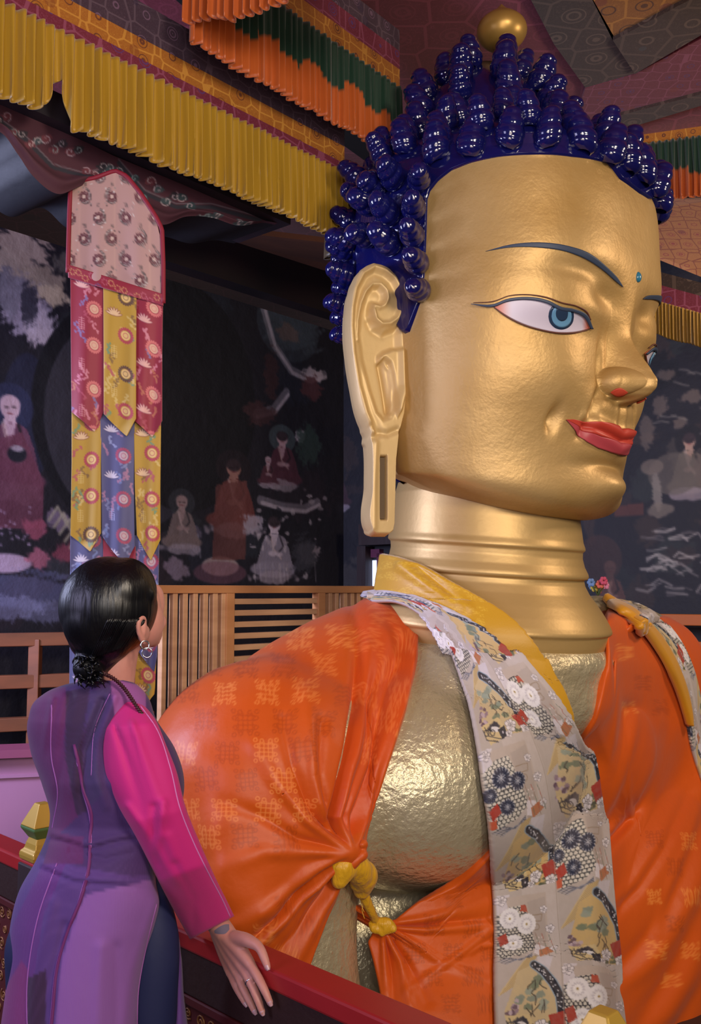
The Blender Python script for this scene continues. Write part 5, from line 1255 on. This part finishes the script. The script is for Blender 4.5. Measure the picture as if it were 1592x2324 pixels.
# far gallery rails
railw = mat('rail_wood', '7c4426', rough=.55, var=(4, '54301c', .6, (1, 1, 4)))
def far_rail(name, label, p0, p1, zs, posts, th=.05, m=railw):
    e = empty(name, tuple((p0+p1)/2), label, 'railing'); d = (p1-p0); d.z = 0
    for z in zs:
        bm = bmesh.new(); a = p0.copy(); b = p1.copy(); a.z = b.z = z; beam(bm, a, b, th, th*1.2); bm_obj('rail', bm, m, e, bevel=.004)
    for t in posts:
        q = p0.lerp(p1, t); bm = bmesh.new(); beam(bm, Vector((q.x, q.y, .1)), Vector((q.x, q.y, zs[0])), th, th, Vector((1, 0, 0))); bm_obj('post', bm, m, e, bevel=.004)
    return e
pL0 = at(-150, 1450, 4.6); pL1 = at(352, 1441, 5.0)
def zat(px, py, p0, p1):
    t = (px-(-150))/502; y = p0.y+(p1.y-p0.y)*t; return at(px, py, y).z
zL = [at(30, 1452, 4.72).z, at(30, 1548, 4.72).z, at(30, 1645, 4.72).z]
far_rail('gallery_rail', 'brown wooden gallery rail in front of the left mural behind the woman', pL0, pL1, zL, (.05, .44, .78), .055)
pr0 = at(1430, 1405, 5.3); pr1 = at(1680, 1404, 5.0); o_r = mat('orange_rail', 'a85a24', rough=.5)
far_rail('gallery_rail', 'orange wooden gallery rail at the right edge behind the far shoulder', pr0, pr1, [at(1540, 1406, 5.2).z, at(1570, 1467, 5.2).z], (.42,), .05, o_r)
# pink painted parapet under the left rail
pm = mat('pink_parapet', 'b07c9c', rough=.45, var=(1.2, '9c6484', .4))
pp = [at(-250, 1698, 4.3), at(420, 1690, 4.6)]
bm = bmesh.new(); a = pp[0]; b = pp[1]; zt = (a.z+b.z)/2; c = (a+b)/2; d_ = (b-a); d_.z = 0; Lp_ = d_.length; d_.normalize(); nn = Vector((d_.y, -d_.x, 0)); zt = at(60, 1703, 4.45).z
add_box(bm, Vector((c.x, c.y, (zt+.0)/2)), (Lp_/2, .06, zt/2), (d_, nn, UZ)); pw = bm_obj('parapet', bm, pm); tag(pw, 'pink painted parapet wall low on the left behind the woman', 'parapet')
bm = bmesh.new(); add_box(bm, Vector((c.x, c.y, zt+.006))+nn*.02, (Lp_/2, .09, .018), (d_, nn, UZ)); bm_obj('ledge', bm, mat('ledge_pink', '8c4460', rough=.5), pw)
bm = bmesh.new(); add_box(bm, Vector((c.x, c.y, zt-.10))+nn*.066, (Lp_/2, .006, .006), (d_, nn, UZ)); bm_obj('moulding', bm, pm, pw)
# window and its frame, seen below the ear lobe
wf = mat('plum_frame', '5c2040', rough=.5); nw = Vector((DA.y, -DA.x, 0)); nw = nw if nw.dot(CAM-CORNER) > 0 else -nw
def onwall(px, py, off=.0): r = ray(px, py); t = (CORNER+nw*off-CAM).dot(nw)/r.dot(nw); return CAM+r*t
q = [onwall(x, y, .02) for x, y in ((840, 1272), (860, 1272), (860, 1366), (840, 1366))]
for k_ in (1, 2): q[k_] = Vector((q[1].x, q[1].y, (q[0] if k_ == 1 else q[3]).z))
q[3] = Vector((q[0].x, q[0].y, q[3].z))
wg = mesh_obj('window_1', [tuple(p) for p in q], [(0, 1, 2, 3)], mat('daylight_pane', 'c8d8f0', emit=('c4d6ff', 2.2)), smooth=False); struct(wg)
bm = bmesh.new(); w_ = DA*.03; beam(bm, q[1]+w_+UZ*.05, q[2]+w_-UZ*.05, .05, .06, nw); beam(bm, q[0]-w_*1.6+UZ*.05, q[3]-w_*1.6-UZ*.05, .03, .03, nw); beam(bm, q[0]-w_+UZ*.05, q[1]+w_+UZ*.05, .06, .06); beam(bm, q[3]-w_-UZ*.02, q[2]+w_-UZ*.02, .06, .04); bm_obj('window_frame', bm, wf, wg)
pl_ = onwall(828, 1215, .07); pr_ = onwall(905, 1215, .07); pr_.z = pl_.z
bm = bmesh.new(); beam(bm, pl_, pr_, .14, .15); o = struct(bm_obj('trim_1', bm, wood_dark)); 
bm = bmesh.new(); beam(bm, pl_-UZ*.08, Vector((pl_.x, pl_.y, .3)), .08, .08, nw); o = struct(bm_obj('trim_3', bm, wood_dark))
# flowers behind the far shoulder
fw_ = empty('flower_bunch', tuple(at(1358, 1335, 4.6)), 'small bunch of pink, blue and yellow flowers behind the statue far shoulder', 'flowers')
stm = mat('stem_green', '3c4a20', rough=.7)
for k, (x, y, c) in enumerate([(1370, 1318, 'b03c5c'), (1362, 1326, 'c05848'), (1342, 1322, '5c7cb0'), (1350, 1334, 'b8a040'), (1358, 1338, 'a03c50'), (1374, 1328, 'c07090'), (1345, 1330, '7c9cc0')]):
    cvt = at(x, y, 4.6+.01*k); bm = bmesh.new()
    for q in range(6):
        a = q*PI/3; M_ = Matrix.Translation(cvt+Vector((math.cos(a)*.012, -.002*q, math.sin(a)*.012))) @ Matrix.Diagonal((1, .35, 1, 1)); bmesh.ops.create_icosphere(bm, subdivisions=2, radius=.010, matrix=M_)
    o = bm_obj('flower', bm, mat('petal_'+c, c, rough=.6), fw_, smooth=True)
    tube_obj('stem', [cvt, at(1358, 1352, 4.6)], .003, stm, fw_, 6)
# ---------------- red rail beside the woman
def rail_pt(px, py, z): return onB(px, py, z)
ZR = .80; R0 = rail_pt(400, 2105, ZR); R1 = rail_pt(890, 2324, ZR); rd = (R1-R0); rd.z = 0; rd.normalize(); rn = Vector((rd.y, -rd.x, 0)); rn = rn if rn.y < 0 else -rn
RA = R0-rd*2.0; RB = R1+rd*.62
red_p = mat('red_rail_paint', 'a02224', rough=.38, var=(3, '6c1418', .4)); mar = mat('maroon_panel', '4a1416', rough=.5, bump=[(6, .3, .01)]); brown = mat('brown_board', '2c1612', rough=.55, bump=[(60, .35, .004)]); gilts = mat('gilt_line', '8a5a34', rough=.45, metal=.3)
rl = empty('balustrade', tuple(R0), 'red topped balustrade with gilded scroll panels that the woman leans on', 'railing')
bm = bmesh.new(); c = (RA+RB)/2; Lr = (RB-RA).length
add_box(bm, c-rn*.04-UZ*.02, (Lr/2, .04, .02), (rd, rn, UZ)); bm_obj('handrail', bm, red_p, rl, bevel=.006)
bm = bmesh.new(); add_box(bm, c-rn*.04-UZ*.085, (Lr/2, .034, .05), (rd, rn, UZ)); bm_obj('rail_board', bm, brown, rl, bevel=.004)
bm = bmesh.new(); add_box(bm, c-rn*.04-UZ*.45, (Lr/2, .015, .34), (rd, rn, UZ)); pn = bm_obj('carved_panel', bm, mar, rl)
bm = bmesh.new(); add_box(bm, c-rn*.018-UZ*.148, (Lr/2, .012, .010), (rd, rn, UZ)); bm_obj('moulding', bm, mar, rl, bevel=.003)
# scrolls in relief
V = []; Fs = []
rs = random.Random(12)
def spiral(x, z, r, s=1, a0=0):
    global V, Fs
    pts = []
    for t in range(20):
        rr = r*(1-t/21); a = a0+t*.62*s; pts.append(c-rn*.0241+rd*(x+rr*math.cos(a))+UZ*(z+rr*math.sin(a)))
    v, f = tube(pts, .0021, 5); b = len(V); V += v; Fs += [tuple(i+b for i in q) for q in f]
for k in range(60):
    x = -1.2+k*.045; 
    for r_ in range(7): spiral(x+(r_ % 2)*.022+rs.uniform(-.004, .004), -.19-r_*.045+rs.uniform(-.006, .006), rs.uniform(.012, .019), rs.choice([-1, 1]), rs.uniform(0, 6))
mesh_obj('scrollwork', V, Fs, gilts, pn)['kind'] = 'stuff'
# finials
def finial(px, py, label, ztip, dz=0.):
    p = rail_pt(px, py, ztip); q = c+rd*((p-c).dot(rd))-rn*.04; e = empty('post_finial', (q.x, q.y, ZR), label, 'finial'); g1 = mat('finial_green', '4c6c3c', rough=.4); g2 = mat('finial_gold', 'b8943c', rough=.35, metal=.3)
    def fr(prof, m, nm):
        bm = bmesh.new(); rings = []
        for r, z in prof: rings.append([bm.verts.new(Vector((q.x, q.y, ZR+dz))+(rd*sx+rn*sy)*r+UZ*z) for sx, sy in ((-1, -1), (1, -1), (1, 1), (-1, 1))])
        for a_, b_ in zip(rings[:-1], rings[1:]):
            for i in range(4): bm.faces.new([a_[i], a_[(i+1) % 4], b_[(i+1) % 4], b_[i]])
        bm.faces.new(rings[0]); bm.faces.new(rings[-1]); return bm_obj(nm, bm, m, e, bevel=.003)
    k = .86
    fr([(.050*k, .0), (.052*k, .012), (.050*k, .022), (.040*k, .030), (.036*k, .045), (.028*k, .062)], g2, 'base'); fr([(.030*k, .058), (.050*k, .085), (.0505*k, .092)], g1, 'green_block'); fr([(.0505*k, .0921), (.020*k, .150), (.018*k, .153)], g2, 'cap')
    bm = bmesh.new(); add_box(bm, Vector((q.x, q.y, ZR/2-.01)), (.046, .046, ZR/2), (rd, rn, UZ)); bm_obj('post', bm, wood_dark, rl, bevel=.004)
    return e
finial(46, 1822, 'green and gold faceted post finial left of the woman on the balustrade', .962)
finial(1262, 2302, 'green and gold faceted post finial at the bottom edge over the printed scarf', .962, -.022)
# ================================================================ PERSON
YW = 1.95
def W_(px, py, dy=0.): return Vector(at(px, py, YW+dy))
person = empty('person', (W_(200, 1900).x, YW+.05, 0.), 'woman with black hair in a low bun, purple dress and magenta sleeve, hand on rail', 'person')
skin_m = mat('skin', 'c08478', rough=.5, var=(30, 'a86a60', .4), bump=[(160, .12, .001)], sheen=.1)
skin_m.node_tree.nodes['Principled BSDF'].inputs['Subsurface Weight'].default_value = .12; skin_m.node_tree.nodes['Principled BSDF'].inputs['Subsurface Radius'].default_value = (.01, .004, .002)
def rail_y(px):                       # world depth of the rail's front edge in this pixel column
    k = (px-CX)/FPX/1.0; r = ray(px, 2150); kx = r.x/r.y
    s = (R0.x-kx*R0.y)/(kx*rd.y-rd.x); return R0.y+rd.y*s
def Hn(px, py, d=0.): return tuple(at(px, py, rail_y(px)+d))
k_ = .000907
def sk(px, py, dy, rx, ry, rz): return ('e', tuple(W_(px, py, dy)), (rx, ry, rz))
hb = [sk(252, 1375, 0, .088, .092, .100), sk(300, 1385, .045, .060, .055, .078), sk(325, 1412, .03, .043, .05, .055), sk(336, 1438, .05, .030, .036, .028), sk(345, 1452, .085, .018, .02, .016),
      sk(352, 1370, .075, .020, .03, .042), ('c', [tuple(W_(360, 1392, .105)), tuple(W_(367, 1412, .122)), tuple(W_(364, 1424, .110))], [.007, .011, .008]), ('c', [tuple(W_(356, 1434, .105)), tuple(W_(357, 1441, .105))], [.011, .011]),
      ('c', [tuple(W_(262, 1440, .02)), tuple(W_(260, 1520, .01)), tuple(W_(250, 1600, .02))], [.054, .043, .046]),
      ('c', [tuple(W_(140, 1690, .06)), tuple(W_(245, 1650, .05)), tuple(W_(310, 1690, .04))], [.026, .040, .026]),
      ('c', [tuple(W_(225, 1680, .05)), tuple(W_(250, 1800, .05)), tuple(W_(235, 1890, .05)), tuple(W_(200, 2060, .06))], [.07, .08, .065, .10]),
      ('c', [tuple(W_(110, 2150, .06)), tuple(W_(110, 2500, .08)), (W_(120, 2150).x, YW+.09, .25), (W_(120, 2150).x, YW+.09, .05)], [.085, .07, .05, .045]),
      ('c', [tuple(W_(285, 2120, .08)), tuple(W_(290, 2500, .10)), (W_(280, 2150).x, YW+.12, .25), (W_(280, 2150).x, YW+.12, .05)], [.075, .062, .05, .045]),
      ('c', [tuple(W_(300, 1660, -.02)), tuple(W_(345, 1850, -.045)), tuple(W_(424, 2000, .03))], [.028, .028, .025]),
      ('c', [tuple(W_(424, 2000, .03)), Hn(478, 2075, .0), Hn(512, 2118, .0)], [.025, .025, .0215])]
# upper ear: curled rim, lobe
hb += [('c', [tuple(W_(331, 1408, -.050)), tuple(W_(323, 1401, -.060)), tuple(W_(315, 1410, -.068)), tuple(W_(314, 1428, -.068)), tuple(W_(319, 1446, -.062)), tuple(W_(327, 1458, -.050))], [.004, .0055, .006, .0055, .005, .006]),
       ('c', [tuple(W_(327, 1416, -.048)), tuple(W_(323, 1436, -.052))], [.006, .008]), ('e', tuple(W_(325, 1428, -.03)), (.012, .03, .028))]
# hand: palm pads, four fingers and a thumb over the rail edge
palm = [('c', [Hn(505, 2108, .0), Hn(540, 2150, .0), Hn(568, 2188, -.012)], [.021, .017, .0115]), ('c', [Hn(502, 2110, .0), Hn(530, 2156, .002), Hn(552, 2198, -.010)], [.020, .017, .0115]),
        ('c', [Hn(498, 2112, .0), Hn(518, 2160, .004), Hn(538, 2206, -.008)], [.019, .016, .011]), ('c', [Hn(494, 2112, .004), Hn(508, 2160, .006), Hn(523, 2208, -.004)], [.017, .014, .010])]
fing = [([Hn(568, 2188, -.012), Hn(590, 2226, -.022), Hn(604, 2254, -.022), Hn(614, 2277, -.018)], [.0105, .0092, .0082, .0068]),
        ([Hn(552, 2198, -.010), Hn(573, 2238, -.024), Hn(587, 2272, -.024), Hn(596, 2298, -.019)], [.0108, .0094, .0084, .0068]),
        ([Hn(538, 2206, -.008), Hn(553, 2244, -.020), Hn(568, 2274, -.020), Hn(579, 2297, -.016)], [.0100, .0086, .0078, .0064]),
        ([Hn(523, 2208, -.004), Hn(536, 2240, -.014), Hn(548, 2262, -.014), Hn(558, 2280, -.012)], [.0088, .0076, .0068, .0056]),
        ([Hn(535, 2128, .0), Hn(566, 2136, -.006), Hn(590, 2152, -.006), Hn(601, 2176, -.008), Hn(608, 2196, -.010)], [.0150, .0130, .0098, .0088, .0068])]
VB, FB = blobs(hb+palm+[('c', p, r) for p, r in fing], .0034, 4, .5)
pbody = mesh_obj('body', VB, FB, skin_m, person); ptree = bvh(VB, FB)
nail = mat('nail', 'b89098', rough=.3)
for p, r in fing:
    a = Vector(p[-1]); b = Vector(p[-2]); d = (a-b).normalized(); toC = (CAM-a).normalized(); s = d.cross(toC).normalized(); n = s.cross(d)
    if n.dot(toC) < 0: n = -n
    P = np.zeros((7, 7, 3))
    for i in range(7):
        for j in range(7):
            u = (j/6-.5)*2; v = i/6; P[i, j] = a+d*(-.004+.010*v)+s*u*r[-1]*.72*(1-.35*v*v)+n*(r[-1]*(.98-.38*u*u)-.0022*v)
    grid_obj('fingernail', P, nail, pbody, solid=-.0006)
# hair
hair_k = mat('black_hair', '050509', rough=.36, spec=.45, bump=[(60, .6, .004, (1, 1, .06)), (220, .4, .002, (1, 1, .05))])
hh = [sk(246, 1377, -.012, .0985, .097, .103), sk(225, 1400, -.02, .072, .085, .085), sk(285, 1345, -.01, .062, .088, .072), sk(225, 1440, -.01, .062, .068, .06), sk(300, 1375, -.012, .042, .078, .052),
      ('c', [tuple(W_(240, 1440, -.03)), tuple(W_(222, 1490, -.025)), tuple(W_(205, 1520, -.035))], [.060, .042, .030]), sk(200, 1516, -.05, .030, .03, .028), sk(212, 1535, -.05, .022, .02, .022), sk(190, 1500, -.05, .020, .02, .022),
      ('c', [tuple(W_(330, 1350, -.03)), tuple(W_(345, 1385, -.005)), tuple(W_(336, 1402, -.03))], [.022, .012, .006])]
VHh, FHh = blobs(hh, .0045, 6, .5); hairp = mesh_obj('hair', VHh, FHh, hair_k, person); htree = bvh(VHh, FHh)
rs = random.Random(21)
for k in range(46):
    x0, y0 = rs.uniform(175, 225), rs.uniform(1485, 1545); x1 = x0+rs.uniform(-16, 26); y1 = y0+rs.uniform(5, 28)
    pts = [W_(x0, y0, -.06), W_((x0+x1)/2+rs.uniform(-8, 8), (y0+y1)/2, -.085+rs.uniform(-.01, .01)), W_(x1, y1, -.07)]
    V, F = tube(resample([tuple(p) for p in pts], 10), list(np.linspace(.0035, .0008, 10)), 6); mesh_obj('hair_lock', V, F, hair_k, hairp)
for k in range(60):
    x0 = rs.uniform(235, 318); x1 = x0-rs.uniform(10, 40)*((x0-200)/100); y0 = 1470-(x0-300)*.1+rs.uniform(-14, 2); pts = []
    for q in range(5):
        t = q/4; xx = x0*(1-t)+(x0-42)*t; yy = (1405+rs.uniform(-2, 2))*(1-t)+(1500-(x0-230)*.35)*t; p, n = hit_near(htree, xx+10, yy, .0012); pts.append(tuple(p))
    V, F = tube(resample(pts, 14), list(np.linspace(.0016, .0005, 14)), 5); mesh_obj('hair_lock', V, F, hair_k, hairp)
# ---- dress
dress_m = mat('dress_cotton', attr=True, rough=.8, sheen=.1, bump=[(9, .12, .01), (420, .35, .0012, (1, 1, .02))])
dc = Canvas(600, 960, '523278')
def wpx(pts): return [(x+60, y-1480) for x, y in pts]
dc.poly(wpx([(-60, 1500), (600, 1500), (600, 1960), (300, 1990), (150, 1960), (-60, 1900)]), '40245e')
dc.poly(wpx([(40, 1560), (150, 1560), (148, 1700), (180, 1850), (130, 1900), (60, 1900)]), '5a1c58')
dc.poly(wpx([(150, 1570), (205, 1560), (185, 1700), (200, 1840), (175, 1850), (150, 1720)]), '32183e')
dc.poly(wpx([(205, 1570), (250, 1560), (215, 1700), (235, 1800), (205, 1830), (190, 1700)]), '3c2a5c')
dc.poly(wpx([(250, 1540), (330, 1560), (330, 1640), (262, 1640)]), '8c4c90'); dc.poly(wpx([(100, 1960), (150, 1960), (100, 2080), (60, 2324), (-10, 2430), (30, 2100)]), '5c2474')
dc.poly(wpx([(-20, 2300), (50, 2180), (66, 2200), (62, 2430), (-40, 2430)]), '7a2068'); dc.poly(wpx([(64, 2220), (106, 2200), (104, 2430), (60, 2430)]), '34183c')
dc.poly(wpx([(195, 2030), (370, 1990), (345, 2150), (315, 2240), (312, 2430), (120, 2430), (140, 2180), (180, 2060)]), '8654a0')  # paler hips: light on the cloth put into its colour
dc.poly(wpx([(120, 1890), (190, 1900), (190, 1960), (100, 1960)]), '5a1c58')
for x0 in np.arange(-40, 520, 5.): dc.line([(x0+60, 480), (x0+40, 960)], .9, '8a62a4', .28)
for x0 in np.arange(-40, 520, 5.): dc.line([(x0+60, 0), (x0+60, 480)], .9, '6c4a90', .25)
a_ = dc.a.copy()
for _ in range(5): a_[1:-1, 1:-1] = (a_[:-2, 1:-1]+a_[2:, 1:-1]+a_[1:-1, :-2]+a_[1:-1, 2:]+a_[1:-1, 1:-1])/5
dc.a = a_*.6+dc.a*.4
DL = [(1545, 200), (1552, 162), (1562, 128), (1582, 92), (1630, 66), (1700, 70), (1780, 97), (1850, 115), (1900, 107), (1950, 85), (2020, 46), (2100, 25), (2180, 20), (2250, 14), (2324, 4), (2440, -8), (2700, -20)]
DR = [(1545, 290), (1552, 305), (1562, 318), (1582, 334), (1630, 352), (1700, 396), (1780, 417), (1850, 402), (1900, 374), (1950, 354), (2000, 352), (2045, 360), (2100, 349), (2150, 333), (2230, 317), (2324, 312), (2440, 308), (2700, 306)]
ny, na = 230, 200; ys = np.concatenate([np.linspace(1545, 1640, 60)[:-1], np.linspace(1640, 2700, ny-59)]); P = np.zeros((ny, na, 3)); PXd = np.zeros((ny, na, 2)); an = np.linspace(0, 2*PI, na+1)[:-1]
dress_folds = [([(120, 1905), (200, 1925), (330, 1898)], -6, -.010), ([(110, 1888), (190, 1912), (250, 1915)], -5, .008), ([(190, 1918), (260, 1900), (330, 1890)], -5, .007), ([(100, 1960), (170, 1990), (300, 2000), (350, 2010)], -7, .008), ([(95, 1972), (170, 2002), (300, 2012)], -5, -.008),
 ([(160, 1930), (240, 1950), (300, 1935)], -5, -.006), ([(235, 1590), (195, 1700), (185, 1800), (200, 1860)], -9, -.012), ([(215, 1600), (175, 1700), (165, 1800)], -8, .010), ([(262, 1580), (222, 1680), (215, 1760), (240, 1830)], -8, .010), ([(160, 1580), (140, 1700), (130, 1820)], -10, -.008), ([(120, 1590), (100, 1700)], -8, .008), ([(290, 1600), (245, 1690), (240, 1780), (300, 1890)], -9, -.010),
 ([(355, 2050), (300, 2200), (270, 2400)], -14, .008), ([(120, 2050), (80, 2200), (60, 2400)], -14, .008), ([(150, 2100), (110, 2250), (90, 2420)], -12, -.008), ([(230, 2150), (220, 2430)], -16, .006), ([(265, 2150), (262, 2430)], -12, -.005)]
for i, y in enumerate(ys):
    L = smooth_interp(DL, y); R_ = smooth_interp(DR, y); c = (L+R_)/2; h = (R_-L)/2
    dep = interp([(1545, .046), (1582, .075), (1640, .10), (1780, .125), (1880, .10), (2000, .135), (2120, .145), (2700, .17)], y)
    for j, a in enumerate(an):
        ca, sa = math.cos(a), math.sin(a); xx = c+h*np.sign(ca)*abs(ca)**.9; f = float(folds(np.array(xx), np.array(y), dress_folds)) if sa < .2 else 0
        yy = interp([(1545, .012), (1600, .03), (1700, .05)], y)+dep*np.sign(sa)*abs(sa)**.85-f; P[i, j] = at(xx, y, YW+yy); PXd[i, j] = (xx, y)
dcol = dc.sample((PXd[..., 0]+60)/600, (PXd[..., 1]-1480)/960)
dress = grid_obj('dress', P, dress_m, person, dcol, wrap=True, solid=-.003); dress['label'] = 'purple striped cotton dress with a high side slit'
dtree = bvh(P.reshape(-1, 3), grid_faces(ny, na, True))
# neckline facing closes the shoulders
seam_m = mat('pink_seam', '9c5ca8', rough=.7); seam_d = mat('plum_seam', '6a2464', rough=.7)
for pts, m, r in [([(170, 1690), (190, 1790), (209, 1850), (205, 1900), (203, 1960), (184, 2040), (160, 2100), (135, 2180), (118, 2324), (105, 2420)], seam_d, .0035), ([(168, 1690), (188, 1792), (204, 1850), (206, 1930), (181, 2040), (132, 2180), (115, 2324), (104, 2420)], seam_m, .0018),
                  ([(118, 1600), (118, 1720), (132, 1800), (120, 1880)], seam_m, .0014), ([(130, 1960), (88, 2080), (66, 2200), (66, 2420)], seam_m, .0016), ([(250, 1575), (218, 1650), (208, 1760)], seam_m, .0012), ([(354, 2052), (330, 2150), (314, 2235), (311, 2420)], seam_m, .002)]:
    q = [tuple(hit_near(dtree, x, y, .001)[0]) for x, y in resample(pts, 70)]; V, F = tube(q, r, 8); mesh_obj('seam', V, F, m, dress)
# front flap seen past the slit
FLl = [(352, 2030), (366, 2060), (378, 2150), (386, 2240), (380, 2324), (372, 2440)]; FLr = [(362, 2030), (392, 2078), (410, 2170), (416, 2260), (424, 2324), (434, 2440)]
A = resample(FLl, 80); B = resample(FLr, 80); P2 = np.zeros((80, 16, 3)); X2 = np.zeros((80, 16, 2))
for i in range(80):
    for j in range(16):
        u = j/15; q = A[i]*(1-u)+B[i]*u; P2[i, j] = at(q[0], q[1], YW+.10+.05*u*u-.01*math.sin(u*7+i*.05)); X2[i, j] = q
grid_obj('front_flap', P2, dress_m, dress, np.tile(np.array([.36, .22, .50]), (80*16, 1)), solid=-.004)
# leggings
nav = mat('navy_leggings', '141c48', rough=.7, bump=[(20, .15, .004)])
VL, FL_ = blobs([('c', [tuple(W_(335, 2020, .09)), tuple(W_(348, 2120, .08)), tuple(W_(342, 2260, .08)), tuple(W_(334, 2400, .09)), tuple(W_(330, 2700, .10)), (W_(325, 2200).x, YW+.1, .1)], [.040, .052, .056, .056, .055, .05]), ('c', [tuple(W_(120, 2150, .06)), tuple(W_(120, 2500, .08)), (W_(120, 2150).x, YW+.09, .1)], [.095, .08, .06])], .008, 4)
mesh_obj('leggings', VL, FL_, nav, person)
# sleeve
slv = mat('magenta_sleeve', 'c41878', rough=.75, sheen=.1, var=(4, 'a8186e', .3, (1, 1, .3)), bump=[(5, .25, .02, (1, 1, .5)), (400, .2, .001)])
SA = [(262, 1588), (240, 1640), (233, 1700), (240, 1765), (270, 1830), (306, 1892), (342, 1962), (382, 2040), (432, 2131)]; SB = [(318, 1592), (350, 1630), (376, 1690), (398, 1745), (420, 1830), (456, 1920), (492, 2000), (512, 2040), (531, 2079)]
ns, nn_ = 110, 64; A = resample(SA, ns); B = resample(SB, ns); P = np.zeros((ns+3, nn_, 3))
sf = [([(262, 1650), (300, 1760), (330, 1850)], 16, -.012), ([(300, 1640), (340, 1760), (372, 1850)], 16, .010), ([(290, 1830), (340, 1900), (400, 2000)], -9, .009), ([(350, 1830), (345, 1900), (360, 1960)], -8, -.010), ([(372, 1820), (366, 1890), (352, 1930)], -8, .010), ([(380, 1900), (420, 2000), (460, 2090)], -12, .006), ([(400, 1960), (440, 2040), (440, 2110)], -8, -.006)]
for i in range(ns):
    t = i/(ns-1); c = (A[i]+B[i])/2; w = (B[i]-A[i])/2; yc = interp([(0, YW+.005), (.12, YW-.045), (.5, YW-.055), (.75, YW-.01), (1, rail_y(485))], t); dep = interp([(0, .035), (.15, .052), (.5, .056), (1, .046)], t)
    for j in range(nn_):
        a = 2*PI*j/nn_; q = c+w*math.cos(a); f = float(folds(np.array(q[0]), np.array(q[1]), sf)) if math.sin(a) < 0 else 0
        P[i, j] = at(q[0], q[1], yc+dep*math.sin(a)-f)
for k, (dz, s) in enumerate(((0, .96), (-1, .93), (-3, .9))):
    cen = P[ns-1].mean(0); P[ns+k] = cen+(P[ns-1]-cen)*s+np.array([-.01, 0, .012])*(k)
sleeve = grid_obj('sleeve', P, slv, dress, wrap=True, solid=-.002); sleeve['label'] = 'magenta long sleeve'
stree = bvh(P.reshape(-1, 3), grid_faces(ns+3, nn_, True))
for pts in ([(318, 1602), (352, 1650), (385, 1740), (408, 1835), (440, 1915), (478, 1992), (506, 2045), (524, 2085)],):
    q = [tuple(hit_near(stree, x, y, .0008)[0]) for x, y in resample(pts, 90)]; V, F = tube(q, .0014, 6); mesh_obj('seam', V, F, mat('pale_seam', 'c87cc0', rough=.7), sleeve)
# near shoulder yoke in light lilac
# necklace of dark beads: one strung tube with swelling beads
np_ = [W_(222, 1522, -.045), W_(240, 1530, -.052), W_(262, 1543, -.052), W_(280, 1560, -.052), W_(296, 1582, -.058), W_(312, 1606, -.060), W_(328, 1628, -.050), W_(342, 1650, -.02), W_(350, 1672, .03)]
q = resample([tuple(p) for p in np_], 420); rr = .0022+.0024*abs(np.sin(np.arange(420)*PI/9)); V, F = tube(q, list(rr), 8); mesh_obj('necklace', V, F, mat('dark_beads', '3c1820', rough=.35), person)
silver = mat('silver', 'c8ccd4', rough=.18, metal=1)
def torus(name, c, R, r, ax, parent, m=silver, sweep=2*PI):
    ax = Vector(ax).normalized(); u = ax.orthogonal().normalized(); v = ax.cross(u); n = 40
    pts = [Vector(c)+(u*math.cos(a)+v*math.sin(a))*R for a in np.linspace(0, sweep, n)]; V, F = tube(pts, r, 8, sweep < 6); mesh_obj(name, V, F, m, parent)
torus('earring', W_(329, 1464, -.058), .0085, .0016, (.5, -.8, .1), person); torus('earring', W_(334, 1481, -.058), .0095, .0014, (.2, -1, .0), person)
rp = Vector(fing[1][0][0]).lerp(Vector(fing[1][0][1]), .78); torus('finger_ring', rp, .0098, .0016, Vector(fing[1][0][1])-Vector(fing[1][0][0]), person)
# faded tattoo on the wrist
tat = mat('faded_tattoo', '6c6476', rough=.6)
tp_, tb_ = [(487, 2112), (498, 2104), (512, 2098), (520, 2098)], [(488, 2118), (500, 2120), (512, 2119), (521, 2110)]
T = resample(tp_, 14); B = resample(tb_, 14); P = np.zeros((6, 14, 3))
for i in range(6):
    for j in range(14): q = T[j]*(1-i/5)+B[j]*(i/5); P[i, j] = hit_near(ptree, q[0], q[1], .0006)[0]
grid_obj('tattoo', P, tat, pbody)
# ================================================================ parenting: children keep the world placement of their vertices
for o in bpy.data.objects:
    if o.parent is not None and o.parent.type == 'EMPTY': o.matrix_parent_inverse = o.parent.matrix_basis.inverted()
